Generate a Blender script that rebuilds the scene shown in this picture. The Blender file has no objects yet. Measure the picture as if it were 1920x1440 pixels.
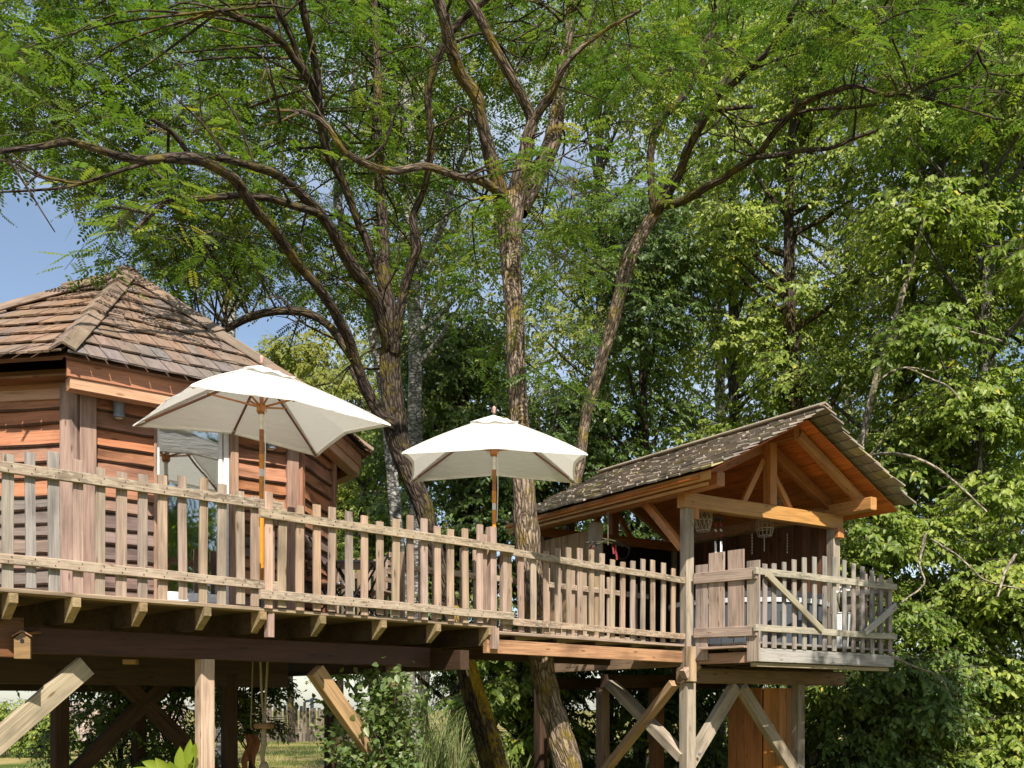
import bpy, math, random
import numpy as np
from mathutils import Vector, Matrix, noise as mnoise

R = math.radians
random.seed(7)
rng = np.random.default_rng(11)
scene = bpy.context.scene
COL = scene.collection

# ------------------------------------------------------------------ camera, sky, sun
F, CX, HY, EYE = 1950.0, 960.0, 1325.0, 1.6        # photo focal length (px), centre column, horizon row, eye height
cd = bpy.data.cameras.new('camera')
cam = bpy.data.objects.new('camera', cd)
COL.objects.link(cam)
cam.location = (0, 0, EYE)
cam.rotation_euler = (R(90), 0, 0)
cd.sensor_fit = 'HORIZONTAL'
cd.sensor_width = 36.0
cd.lens = 36.0 * F / 1920.0
cd.shift_y = (HY - 720.0) / 1920.0
cd.clip_start = 0.1
cd.clip_end = 2000
scene.camera = cam

SUN_EL, SUN_AZ = 47.0, 168.0                        # azimuth clockwise from +Y
world = bpy.data.worlds.new("World")
scene.world = world
world.use_nodes = True
nt = world.node_tree
nt.nodes.clear()
wo = nt.nodes.new('ShaderNodeOutputWorld')
bg = nt.nodes.new('ShaderNodeBackground')
sky = nt.nodes.new('ShaderNodeTexSky')
sky.sky_type = 'NISHITA'
sky.sun_disc = False
sky.sun_elevation = R(SUN_EL)
sky.sun_rotation = R(SUN_AZ)
sky.air_density = 1.0
sky.dust_density = 0.8
sky.ozone_density = 1.0
bg.inputs['Strength'].default_value = 0.088
tc = nt.nodes.new('ShaderNodeTexCoord')
mp = nt.nodes.new('ShaderNodeMapping')
mp.inputs['Scale'].default_value = (1, 1, 2.6)
cn = nt.nodes.new('ShaderNodeTexNoise')
cn.inputs['Scale'].default_value = 2.2
cn.inputs['Detail'].default_value = 7
cr = nt.nodes.new('ShaderNodeValToRGB')
cr.color_ramp.elements[0].position = 0.47
cr.color_ramp.elements[1].position = 0.8
cr.color_ramp.elements[0].color = (.07, .07, .07, 1)
cr.color_ramp.elements[1].color = (.9, .9, .9, 1)
mx = nt.nodes.new('ShaderNodeMixRGB')
mx.inputs[2].default_value = (7.6, 8.2, 9.0, 1)
L = nt.links.new
L(tc.outputs['Generated'], mp.inputs['Vector'])
L(mp.outputs[0], cn.inputs['Vector'])
L(cn.outputs['Fac'], cr.inputs[0])
L(cr.outputs[0], mx.inputs[0])
L(sky.outputs[0], mx.inputs[1])
L(mx.outputs[0], bg.inputs['Color'])
L(bg.outputs[0], wo.inputs['Surface'])

S = Vector((math.sin(R(SUN_AZ)) * math.cos(R(SUN_EL)), math.cos(R(SUN_AZ)) * math.cos(R(SUN_EL)), math.sin(R(SUN_EL))))
sd = bpy.data.lights.new('sun', 'SUN')
sd.energy = 5.0
sd.angle = R(0.53)
sd.color = (1.0, 0.93, 0.83)
so = bpy.data.objects.new('sun', sd)
COL.objects.link(so)
so.rotation_euler = (-S).to_track_quat('-Z', 'Y').to_euler()
so.location = S * 60

scene.view_settings.view_transform = 'Standard'
scene.view_settings.look = 'None'
scene.view_settings.exposure = 0.8
scene.view_settings.gamma = 1.0
scene.view_settings.use_curve_mapping = False
scene.render.engine = 'CYCLES'
scene.cycles.max_bounces = 6
scene.cycles.transparent_max_bounces = 8

# ------------------------------------------------------------------ helpers
def pix(px, py, Y):
    return Vector(((px - CX) / F * Y, Y, EYE + (HY - py) / F * Y))

def zpix(py, Y):
    return EYE + (HY - py) / F * Y

def hit(px, P, D):
    """where the vertical sheet seen in column px meets the ground line P + t D"""
    k = (px - CX) / F
    t = (k * P[1] - P[0]) / (D[0] - k * D[1])
    return Vector((P[0] + t * D[0], P[1] + t * D[1], 0)), t

WORLD = {}
def link(o, parent=None, M=None):
    COL.objects.link(o)
    M = M if M is not None else Matrix.Identity(4)
    if parent is not None:
        o.parent = parent
        o.matrix_basis = WORLD[parent].inverted() @ M
    else:
        o.matrix_basis = M
    WORLD[o] = M
    return o

def tag(o, label=None, cat=None, group=None, kind=None):
    if label: o['label'] = label
    if cat: o['category'] = cat
    if group: o['group'] = group
    if kind: o['kind'] = kind
    return o

def thing(name, loc, label, cat, group=None):
    o = bpy.data.objects.new(name, None)
    o.empty_display_size = 0.2
    link(o, None, Matrix.Translation(Vector(loc)))
    return tag(o, label, cat, group)

def mesh_obj(name, V, Fc, m, parent=None, M=None, color=None, smooth=False):
    me = bpy.data.meshes.new(name)
    me.from_pydata([tuple(v) for v in V], [], Fc)
    me.materials.append(m)
    if smooth:
        for p in me.polygons: p.use_smooth = True
    o = bpy.data.objects.new(name, me)
    if color: o.color = (*color, 1)
    return link(o, parent, M)

def np_obj(name, V, Fc, m, parent=None, var=None, smooth=False, bark=None):
    """numpy verts (N,3) world coordinates, faces (M,k)"""
    V = np.asarray(V, np.float32).reshape(-1, 3)
    Fc = np.asarray(Fc, np.int32)
    k = Fc.shape[1]
    me = bpy.data.meshes.new(name)
    me.vertices.add(len(V)); me.vertices.foreach_set('co', V.ravel())
    me.loops.add(Fc.size); me.loops.foreach_set('vertex_index', Fc.ravel())
    me.polygons.add(len(Fc)); me.polygons.foreach_set('loop_start', np.arange(0, Fc.size, k, dtype=np.int32))
    if smooth: me.polygons.foreach_set('use_smooth', np.ones(len(Fc), bool))
    if var is not None:
        a = me.attributes.new('var', 'FLOAT', 'POINT'); a.data.foreach_set('value', np.asarray(var, np.float32))
    if bark is not None:
        a = me.attributes.new('bark', 'FLOAT_VECTOR', 'POINT'); a.data.foreach_set('vector', np.asarray(bark, np.float32).ravel())
    me.update(calc_edges=True)
    me.materials.append(m)
    o = bpy.data.objects.new(name, me)
    if parent is not None:
        o.parent = parent
        o.matrix_basis = WORLD[parent].inverted()
    COL.objects.link(o)
    WORLD[o] = Matrix.Identity(4)
    return o

def frame(x, up):
    x = Vector(x).normalized(); up = Vector(up)
    y = up.cross(x)
    if y.length < 1e-5: y = Vector((0, 1, 0)).cross(x)
    y.normalize(); z = x.cross(y)
    return Matrix(((x.x, y.x, z.x, 0), (x.y, y.y, z.y, 0), (x.z, y.z, z.z, 0), (0, 0, 0, 1)))

def board(name, p0, p1, w, h, m, parent, up=(0, 0, 1), color=(.3, .25, .2), ch=.004, wob=.002, nseg=1, jag=0.0, slant=0.0):
    """a sawn board from p0 to p1; w across, h along 'up'; chamfered, slightly uneven"""
    p0 = Vector(p0); p1 = Vector(p1)
    Ln = (p1 - p0).length
    M = Matrix.Translation((p0 + p1) / 2) @ frame(p1 - p0, up)
    a, b = w / 2, h / 2
    ch = min(ch, a * .4, b * .4)
    sec = [(-a + ch, -b), (a - ch, -b), (a, -b + ch), (a, b - ch), (a - ch, b), (-a + ch, b), (-a, b - ch), (-a, -b + ch)]
    V, Fc = [], []
    j = lambda: random.uniform(-wob, wob)
    for i in range(nseg + 1):
        t = i / nseg
        x = (t - .5) * Ln
        oy, oz = (j(), j()) if 0 < i < nseg else (0, 0)
        for (y, z) in sec:
            sl = slant * (y / w) if i == nseg else 0
            V.append((x + sl, y + oy + j() * .6, z + oz + j() * .6))
    for i in range(nseg):
        for k in range(8):
            k2 = (k + 1) % 8
            Fc.append((i * 8 + k, (i + 1) * 8 + k, (i + 1) * 8 + k2, i * 8 + k2))
    Fc.append(tuple(range(7, -1, -1))[::-1][::-1])
    Fc.append(tuple(nseg * 8 + k for k in range(8)))
    Fc = [f[::-1] for f in Fc]
    return mesh_obj(name, V, Fc, m, parent, M, color)

def vcol(c, v=.18, hue=.06):
    s = 1 + random.uniform(-v, v)
    return (c[0] * s * (1 + random.uniform(-hue, hue)), c[1] * s, c[2] * s * (1 + random.uniform(-hue, hue)))

def mixc(a, b, t):
    return tuple(a[i] * (1 - t) + b[i] * t for i in range(3))

def lathe(prof, seg=16):
    V, Fc = [], []
    n = len(prof)
    for (r, z) in prof:
        for k in range(seg):
            an = 2 * math.pi * k / seg
            V.append((r * math.cos(an), r * math.sin(an), z))
    for i in range(n - 1):
        for k in range(seg):
            k2 = (k + 1) % seg
            Fc.append((i * seg + k, i * seg + k2, (i + 1) * seg + k2, (i + 1) * seg + k))
    Fc.append(tuple(range(seg))[::-1])
    Fc.append(tuple((n - 1) * seg + k for k in range(seg)))
    return V, Fc

def catmull(P, rad, step):
    P = [np.array(p, float) for p in P]
    out, ro = [], []
    n = len(P)
    for i in range(n - 1):
        p0 = P[max(i - 1, 0)]; p1 = P[i]; p2 = P[i + 1]; p3 = P[min(i + 2, n - 1)]
        m = max(1, int(np.linalg.norm(p2 - p1) / step))
        for q in range(m):
            t = q / m
            out.append(.5 * ((2 * p1) + (-p0 + p2) * t + (2 * p0 - 5 * p1 + 4 * p2 - p3) * t * t + (-p0 + 3 * p1 - 3 * p2 + p3) * t ** 3))
            ro.append(rad[i] * (1 - t) + rad[i + 1] * t)
    out.append(P[-1]); ro.append(rad[-1])
    return np.array(out), np.array(ro)

def tube(P, rad, seg=8, step=.12, rough=.1, seed=0, kink=.2):
    """numpy tube along a smoothed path -> verts, quads, bark coords"""
    C, r = catmull(P, rad, step)
    n = len(C)
    g = np.random.default_rng(seed + 5)
    if n > 6 and rough > 0:
        jit = g.normal(0, 1, (n, 3)); ker = np.array([.25, .5, .25])
        jit = np.stack([np.convolve(jit[:, i], ker, 'same') for i in range(3)], -1); jit[0] = jit[-1] = 0
        C = C + jit * r[:, None] * kink
    T = np.gradient(C, axis=0); T /= np.linalg.norm(T, axis=1)[:, None] + 1e-9
    ref = np.array([0, 1., 0]) if abs(T[0][1]) < .8 else np.array([1., 0, 0])
    A = np.zeros_like(C); u = ref
    for i in range(n):
        u = u - T[i] * np.dot(u, T[i]); u /= np.linalg.norm(u) + 1e-9
        A[i] = u
    B = np.cross(T, A)
    an = np.linspace(0, 2 * np.pi, seg, endpoint=False)
    bump = g.normal(0, 1, (n, seg)); bump = (bump + np.roll(bump, 1, 0) + np.roll(bump, -1, 0) + .5 * np.roll(bump, 1, 1)) / 2.0
    knots = (g.random(n) < .035) * g.uniform(.1, .35, n); knots = np.convolve(knots, [.5, 1, .6], 'same') if n > 3 else knots
    rr = r[:, None] * (1 + rough * .75 * bump + rough * .5 * np.sin(2 * an[None] + seed) + (knots[:, None] * (rough > .05) * np.clip(np.cos(an[None] - np.arange(n)[:, None] * 2.4), 0, 1)))
    V = C[:, None] + A[:, None] * (np.cos(an)[None, :, None] * rr[..., None]) + B[:, None] * (np.sin(an)[None, :, None] * rr[..., None])
    ln = np.concatenate([[0], np.cumsum(np.linalg.norm(np.diff(C, axis=0), axis=1))]) + seed * 3.1
    bk = np.stack([np.cos(an)[None] * r[:, None], np.sin(an)[None] * r[:, None], np.repeat(ln[:, None], seg, 1)], -1)
    idx = np.arange(n * seg).reshape(n, seg)
    q = np.stack([idx[:-1], np.roll(idx, -1, 1)[:-1], np.roll(idx, -1, 1)[1:], idx[1:]], -1).reshape(-1, 4)
    return V.reshape(-1, 3), q, bk.reshape(-1, 3), C

def tubes_obj(name, lst, m, parent, smooth=True):
    Vs, Qs, Bs, off = [], [], [], 0
    for V, q, b in lst:
        Vs.append(V); Qs.append(q + off); Bs.append(b); off += len(V)
    return np_obj(name, np.concatenate(Vs), np.concatenate(Qs), m, parent, smooth=smooth, bark=np.concatenate(Bs))

# ------------------------------------------------------------------ materials
def newmat(name):
    m = bpy.data.materials.new(name); m.use_nodes = True
    m.node_tree.nodes.clear()
    return m, m.node_tree.nodes, m.node_tree.links.new

def ramp(N, stops):
    r = N.new('ShaderNodeValToRGB')
    while len(r.color_ramp.elements) < len(stops): r.color_ramp.elements.new(.5)
    for e, (p, c) in zip(r.color_ramp.elements, stops):
        e.position = p; e.color = (*c, 1) if len(c) == 3 else c
    return r

def g3(v): return (v, v, v)

def wood_mat(name, grain=1.0, lichen=0.0, stain=.5, rough=.8, bump=.5, spec=.2, dist=1.2, gs=1.0):
    m, N, Lk = newmat(name)
    out = N.new('ShaderNodeOutputMaterial'); bs = N.new('ShaderNodeBsdfPrincipled')
    tc = N.new('ShaderNodeTexCoord'); oi = N.new('ShaderNodeObjectInfo')
    mul = N.new('ShaderNodeMath'); mul.operation = 'MULTIPLY'; mul.inputs[1].default_value = 53.0
    Lk(oi.outputs['Random'], mul.inputs[0])
    add = N.new('ShaderNodeVectorMath'); add.operation = 'ADD'
    Lk(tc.outputs['Object'], add.inputs[0]); Lk(mul.outputs[0], add.inputs[1])
    def nz(sc, scale, det, dist=0):
        mp = N.new('ShaderNodeMapping'); mp.inputs['Scale'].default_value = sc
        Lk(add.outputs[0], mp.inputs['Vector'])
        n = N.new('ShaderNodeTexNoise'); n.inputs['Scale'].default_value = scale
        n.inputs['Detail'].default_value = det; n.inputs['Distortion'].default_value = dist
        Lk(mp.outputs[0], n.inputs['Vector'])
        return n
    g1 = nz((1.0, 16 * gs, 16 * gs), 1.6, 5, dist)          # broad growth rings
    g2 = nz((2.5, 90, 90), 1.5, 3)               # fine fibres
    st = nz((1.2, 4, 4), 1.7, 4)                 # stains
    r1 = ramp(N, [(.3, g3(.62)), (.5, g3(1.0)), (.7, g3(1.18))]); Lk(g1.outputs['Fac'], r1.inputs[0])
    r2 = ramp(N, [(.3, g3(.72)), (.55, g3(1.05)), (.8, g3(1.15))]); Lk(g2.outputs['Fac'], r2.inputs[0])
    r3 = ramp(N, [(.25, g3(1 - stain)), (.5, g3(1)), (.75, g3(1.12))]); Lk(st.outputs['Fac'], r3.inputs[0])
    def mulc(a, b, f=1.0):
        x = N.new('ShaderNodeMixRGB'); x.blend_type = 'MULTIPLY'; x.inputs[0].default_value = f
        Lk(a, x.inputs[1]); Lk(b, x.inputs[2]); return x.outputs[0]
    c = mulc(oi.outputs['Color'], r1.outputs[0], grain)
    c = mulc(c, r2.outputs[0], grain)
    c = mulc(c, r3.outputs[0])
    # knots
    mpk = N.new('ShaderNodeMapping'); mpk.inputs['Scale'].default_value = (3, 11, 11); Lk(add.outputs[0], mpk.inputs['Vector'])
    vk = N.new('ShaderNodeTexVoronoi'); vk.inputs['Scale'].default_value = 1.0; Lk(mpk.outputs[0], vk.inputs['Vector'])
    rk = ramp(N, [(.06, (.35, .24, .18)), (.16, g3(1))]); Lk(vk.outputs['Distance'], rk.inputs[0])
    c = mulc(c, rk.outputs[0], .8)
    if lichen:
        li = nz((5, 14, 14), 3.0, 6)
        rl = ramp(N, [(.5, g3(0)), (.6, g3(lichen))]); Lk(li.outputs['Fac'], rl.inputs[0])
        x = N.new('ShaderNodeMixRGB'); x.inputs[2].default_value = (.40, .34, .25, 1)
        Lk(rl.outputs[0], x.inputs[0]); Lk(c, x.inputs[1]); c = x.outputs[0]
    Lk(c, bs.inputs['Base Color'])
    bs.inputs['Roughness'].default_value = rough
    bs.inputs['Specular IOR Level'].default_value = spec
    ad = N.new('ShaderNodeMath'); ad.operation = 'ADD'
    Lk(g1.outputs['Fac'], ad.inputs[0]); Lk(g2.outputs['Fac'], ad.inputs[1])
    bp = N.new('ShaderNodeBump'); bp.inputs['Strength'].default_value = bump; bp.inputs['Distance'].default_value = .006
    Lk(ad.outputs[0], bp.inputs['Height']); Lk(bp.outputs[0], bs.inputs['Normal'])
    Lk(bs.outputs[0], out.inputs['Surface'])
    return m

WOOD = wood_mat('weathered_wood', grain=.8, dist=.7, gs=1.3)
LICHEN = wood_mat('lichen_wood', lichen=.75, stain=.55)
CLAD = wood_mat('cladding_wood', grain=.65, stain=.62, bump=.7, dist=.4, gs=1.7)
SHINGLE = wood_mat('shingle_wood', grain=.6, stain=.3, rough=.9, bump=.8)
VARNISH = wood_mat('varnished_wood', grain=.8, stain=.2, rough=.5, bump=.2, spec=.35)

def plain(name, col, rough=.6, metal=0, nscale=30, namp=.12, spec=.4):
    m, N, Lk = newmat(name)
    out = N.new('ShaderNodeOutputMaterial'); bs = N.new('ShaderNodeBsdfPrincipled')
    tc = N.new('ShaderNodeTexCoord'); n = N.new('ShaderNodeTexNoise'); n.inputs['Scale'].default_value = nscale; n.inputs['Detail'].default_value = 5
    Lk(tc.outputs['Object'], n.inputs['Vector'])
    a = tuple(c * (1 - namp) for c in col); b = tuple(min(1, c * (1 + namp)) for c in col)
    r = ramp(N, [(.3, a), (.7, b)]); Lk(n.outputs['Fac'], r.inputs[0]); Lk(r.outputs[0], bs.inputs['Base Color'])
    bs.inputs['Roughness'].default_value = rough; bs.inputs['Metallic'].default_value = metal
    bs.inputs['Specular IOR Level'].default_value = spec
    Lk(bs.outputs[0], out.inputs['Surface'])
    return m

GREYMETAL = plain('grey_metal', (.16, .17, .19), .45, .3)
RUST = plain('rusty_nail', (.05, .028, .02), .8)
WHITEPVC = plain('white_pvc', (.78, .78, .77), .4)
TUBGREY = plain('tub_grey', (.06, .07, .085), .5)
TUBRIM = plain('tub_rim', (.62, .64, .66), .4)
COVER = plain('tub_cover', (.022, .023, .027), .55)
WICKER = plain('wicker', (.42, .37, .29), .8)
ROPE = plain('rope', (.34, .27, .18), .95, nscale=80, namp=.3)
REDCLOTH = plain('red_cloth', (.2, .022, .022), .8)
ORANGEPOLE = plain('orange_pole', (.62, .24, .02), .4)
WHITEBAND = plain('white_band', (.72, .70, .66), .5)
PINKKNOB = plain('finial_wood', (.45, .25, .2), .5)
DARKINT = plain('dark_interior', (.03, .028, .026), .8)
ORANGECLOTH = plain('orange_cloth', (.2, .075, .03), .85)
BEAD = plain('bead', (.5, .47, .42), .4)
BLACK = plain('black_metal', (.02, .02, .022), .4, .4)

def fabric_mat():
    m, N, Lk = newmat('parasol_fabric')
    out = N.new('ShaderNodeOutputMaterial'); bs = N.new('ShaderNodeBsdfPrincipled'); tr = N.new('ShaderNodeBsdfTranslucent'); mix = N.new('ShaderNodeMixShader')
    tc = N.new('ShaderNodeTexCoord'); n = N.new('ShaderNodeTexNoise'); n.inputs['Scale'].default_value = 3; n.inputs['Detail'].default_value = 6
    Lk(tc.outputs['Object'], n.inputs['Vector'])
    r = ramp(N, [(.3, (.80, .79, .76)), (.7, (.86, .855, .83))]); Lk(n.outputs['Fac'], r.inputs[0])
    Lk(r.outputs[0], bs.inputs['Base Color']); bs.inputs['Roughness'].default_value = .9; bs.inputs['Specular IOR Level'].default_value = .1
    tr.inputs['Color'].default_value = (.72, .70, .64, 1)
    w = N.new('ShaderNodeTexNoise'); w.inputs['Scale'].default_value = 7; mp = N.new('ShaderNodeMapping'); mp.inputs['Scale'].default_value = (1, 1, 6)
    Lk(tc.outputs['Object'], mp.inputs['Vector']); Lk(mp.outputs[0], w.inputs['Vector'])
    bp = N.new('ShaderNodeBump'); bp.inputs['Strength'].default_value = .55; bp.inputs['Distance'].default_value = .035
    Lk(w.outputs['Fac'], bp.inputs['Height']); Lk(bp.outputs[0], bs.inputs['Normal'])
    mix.inputs[0].default_value = .36
    Lk(bs.outputs[0], mix.inputs[1]); Lk(tr.outputs[0], mix.inputs[2]); Lk(mix.outputs[0], out.inputs['Surface'])
    return m
FABRIC = fabric_mat()

def glass_mat():
    m, N, Lk = newmat('window_glass')
    out = N.new('ShaderNodeOutputMaterial'); gl = N.new('ShaderNodeBsdfGlossy'); tr = N.new('ShaderNodeBsdfTransparent'); mix = N.new('ShaderNodeMixShader')
    gl.inputs['Roughness'].default_value = .02; gl.inputs['Color'].default_value = (.9, .92, .92, 1)
    tr.inputs['Color'].default_value = (.7, .74, .72, 1)
    tc = N.new('ShaderNodeTexCoord'); n = N.new('ShaderNodeTexNoise'); n.inputs['Scale'].default_value = 1.5
    Lk(tc.outputs['Object'], n.inputs['Vector'])
    bp = N.new('ShaderNodeBump'); bp.inputs['Strength'].default_value = .04; bp.inputs['Distance'].default_value = .05
    Lk(n.outputs['Fac'], bp.inputs['Height']); Lk(bp.outputs[0], gl.inputs['Normal'])
    mix.inputs[0].default_value = .45
    Lk(tr.outputs[0], mix.inputs[1]); Lk(gl.outputs[0], mix.inputs[2]); Lk(mix.outputs[0], out.inputs['Surface'])
    return m
GLASS = glass_mat()

def leaf_mat(name, stops, trans=.4, gloss=.35, rough=.42):
    m, N, Lk = newmat(name)
    out = N.new('ShaderNodeOutputMaterial'); bs = N.new('ShaderNodeBsdfPrincipled'); tr = N.new('ShaderNodeBsdfTranslucent'); mix = N.new('ShaderNodeMixShader')
    at = N.new('ShaderNodeAttribute'); at.attribute_name = 'var'
    r = ramp(N, stops); Lk(at.outputs['Fac'], r.inputs[0])
    Lk(r.outputs[0], bs.inputs['Base Color']); bs.inputs['Roughness'].default_value = rough; bs.inputs['Specular IOR Level'].default_value = gloss
    x = N.new('ShaderNodeMixRGB'); x.blend_type = 'MULTIPLY'; x.inputs[0].default_value = 1; x.inputs[2].default_value = (1.3, 1.5, .6, 1)
    Lk(r.outputs[0], x.inputs[1]); Lk(x.outputs[0], tr.inputs['Color'])
    mix.inputs[0].default_value = trans
    Lk(bs.outputs[0], mix.inputs[1]); Lk(tr.outputs[0], mix.inputs[2]); Lk(mix.outputs[0], out.inputs['Surface'])
    return m

LEAF_ROB = leaf_mat('robinia_leaf', [(0, (.042, .09, .018)), (.5, (.108, .168, .03)), (.9, (.21, .25, .048)), (1, (.33, .30, .05))], .42, .26)
LEAF_BROAD = leaf_mat('broad_leaf', [(0, (.07, .125, .022)), (.5, (.185, .25, .04)), (.92, (.36, .40, .08)), (.98, (.37, .39, .09)), (1, (.5, .4, .04))], .40, .35, .45)
LEAF_DARK = leaf_mat('ivy_leaf', [(0, (.04, .08, .018)), (.6, (.105, .16, .033)), (1, (.23, .27, .06))], .32, .35, .42)
LEAF_YEL = leaf_mat('yellow_green_leaf', [(0, (.11, .13, .02)), (.6, (.18, .19, .03)), (1, (.26, .25, .05))], .35, .2)
LEAF_BIRCH = leaf_mat('birch_leaf', [(0, (.09, .14, .03)), (.6, (.22, .25, .06)), (1, (.38, .36, .1))], .38, .3)
LEAF_LIME = leaf_mat('lime_leaf', [(0, (.22, .30, .03)), (1, (.36, .42, .05))], .5, .4)
LEAF_ROSE = leaf_mat('rose_leaf', [(0, (.09, .14, .045)), (.7, (.17, .23, .08)), (1, (.28, .32, .14))], .4, .5)
LEAF_REED = leaf_mat('reed_leaf', [(0, (.10, .15, .04)), (.6, (.18, .22, .08)), (1, (.4, .36, .2))], .35, .3)
GRASSM = leaf_mat('grass_blade', [(0, (.09, .14, .025)), (.4, (.22, .22, .06)), (1, (.42, .34, .16))], .3, .2)

def bark_mat(name, dark, light, moss, mossamt, scale=(26, 26, 4.5), bump=1.0):
    m, N, Lk = newmat(name)
    out = N.new('ShaderNodeOutputMaterial'); bs = N.new('ShaderNodeBsdfPrincipled')
    at = N.new('ShaderNodeAttribute'); at.attribute_name = 'bark'
    wn = N.new('ShaderNodeTexNoise'); wn.inputs['Scale'].default_value = 7; wn.inputs['Detail'].default_value = 3; Lk(at.outputs['Vector'], wn.inputs['Vector'])
    wm = N.new('ShaderNodeMixRGB'); wm.blend_type = 'ADD'; wm.inputs[0].default_value = .05; Lk(at.outputs['Vector'], wm.inputs[1]); Lk(wn.outputs['Color'], wm.inputs[2])
    mp = N.new('ShaderNodeMapping'); mp.inputs['Scale'].default_value = scale; Lk(wm.outputs[0], mp.inputs['Vector'])
    n = N.new('ShaderNodeTexNoise'); n.inputs['Scale'].default_value = 1.6; n.inputs['Detail'].default_value = 9; n.inputs['Roughness'].default_value = .68; Lk(mp.outputs[0], n.inputs['Vector'])
    v = N.new('ShaderNodeTexVoronoi'); v.feature = 'DISTANCE_TO_EDGE'; v.inputs['Scale'].default_value = 1.0; Lk(mp.outputs[0], v.inputs['Vector'])
    vc = N.new('ShaderNodeTexVoronoi'); vc.inputs['Scale'].default_value = 1.0; Lk(mp.outputs[0], vc.inputs['Vector'])
    mid = mixc(dark, light, .5)
    r = ramp(N, [(.28, dark), (.5, mid), (.7, light)]); Lk(n.outputs['Fac'], r.inputs[0])
    rc = ramp(N, [(0, g3(.55)), (1, g3(1.25))]); Lk(vc.outputs['Color'], rc.inputs[0])
    x0 = N.new('ShaderNodeMixRGB'); x0.blend_type = 'MULTIPLY'; x0.inputs[0].default_value = .9; Lk(r.outputs[0], x0.inputs[1]); Lk(rc.outputs[0], x0.inputs[2])
    rv = ramp(N, [(.0, g3(.12)), (.07, g3(.5)), (.2, g3(1))]); Lk(v.outputs['Distance'], rv.inputs[0])
    x = N.new('ShaderNodeMixRGB'); x.blend_type = 'MULTIPLY'; x.inputs[0].default_value = .9; Lk(x0.outputs[0], x.inputs[1]); Lk(rv.outputs[0], x.inputs[2])
    m2 = N.new('ShaderNodeTexNoise'); m2.inputs['Scale'].default_value = 2.6; m2.inputs['Detail'].default_value = 9; m2.inputs['Roughness'].default_value = .75
    tc = N.new('ShaderNodeTexCoord'); Lk(tc.outputs['Object'], m2.inputs['Vector'])
    rm = ramp(N, [(.52 - mossamt * .2, g3(0)), (.64 - mossamt * .2, g3(.85))]); Lk(m2.outputs['Fac'], rm.inputs[0])
    mn = N.new('ShaderNodeMixRGB'); mn.blend_type = 'MULTIPLY'; mn.inputs[0].default_value = .7; mn.inputs[1].default_value = (*moss, 1); Lk(rc.outputs[0], mn.inputs[2])
    y = N.new('ShaderNodeMixRGB'); Lk(mn.outputs[0], y.inputs[2]); Lk(rm.outputs[0], y.inputs[0]); Lk(x.outputs[0], y.inputs[1])
    Lk(y.outputs[0], bs.inputs['Base Color']); bs.inputs['Roughness'].default_value = .92; bs.inputs['Specular IOR Level'].default_value = .12
    sm = N.new('ShaderNodeMath'); sm.operation = 'MINIMUM'; sm.inputs[1].default_value = .25; Lk(v.outputs['Distance'], sm.inputs[0])
    ad = N.new('ShaderNodeMath'); ad.operation = 'MULTIPLY_ADD'; ad.inputs[1].default_value = 3.0; Lk(sm.outputs[0], ad.inputs[0]); Lk(n.outputs['Fac'], ad.inputs[2])
    bp = N.new('ShaderNodeBump'); bp.inputs['Strength'].default_value = bump; bp.inputs['Distance'].default_value = .035
    Lk(ad.outputs[0], bp.inputs['Height']); Lk(bp.outputs[0], bs.inputs['Normal'])
    Lk(bs.outputs[0], out.inputs['Surface'])
    return m
BARK = bark_mat('robinia_bark', (.06, .04, .028), (.52, .40, .29), (.20, .14, .02), .05, (24, 24, 5), .8)
BARKDARK = bark_mat('dark_bark', (.022, .017, .013), (.16, .122, .092), (.14, .11, .02), .1, (22, 22, 4.5), .9)
BARKMID = bark_mat('shaded_limb_bark', (.034, .025, .018), (.31, .235, .17), (.18, .13, .02), .12, (22, 22, 4.5), .9)  # robinia bark darkened in colour for the canopy shade on the limbs
BARKGREY = bark_mat('grey_bark', (.09, .085, .07), (.3, .28, .24), (.1, .11, .04), .15)
BARKBIRCH = bark_mat('birch_bark', (.03, .03, .03), (.62, .6, .55), (.2, .2, .13), .0, (7, 7, 16), .4)
BARKPALE = bark_mat('pale_bark', (.16, .12, .09), (.62, .53, .43), (.2, .19, .1), .1, (14, 14, 7), .6)
BARKLICH = bark_mat('lichen_bark', (.1, .06, .03), (.3, .22, .14), (.50, .34, .03), .6, (22, 22, 7))
BARKSHADE = plain('waney_bark_shade', (.085, .045, .028), .95, nscale=60, namp=.4)  # dark bark edge that also paints the shadow line under each board
TWIG = plain('twig_wood', (.06, .045, .03), .9)

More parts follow.
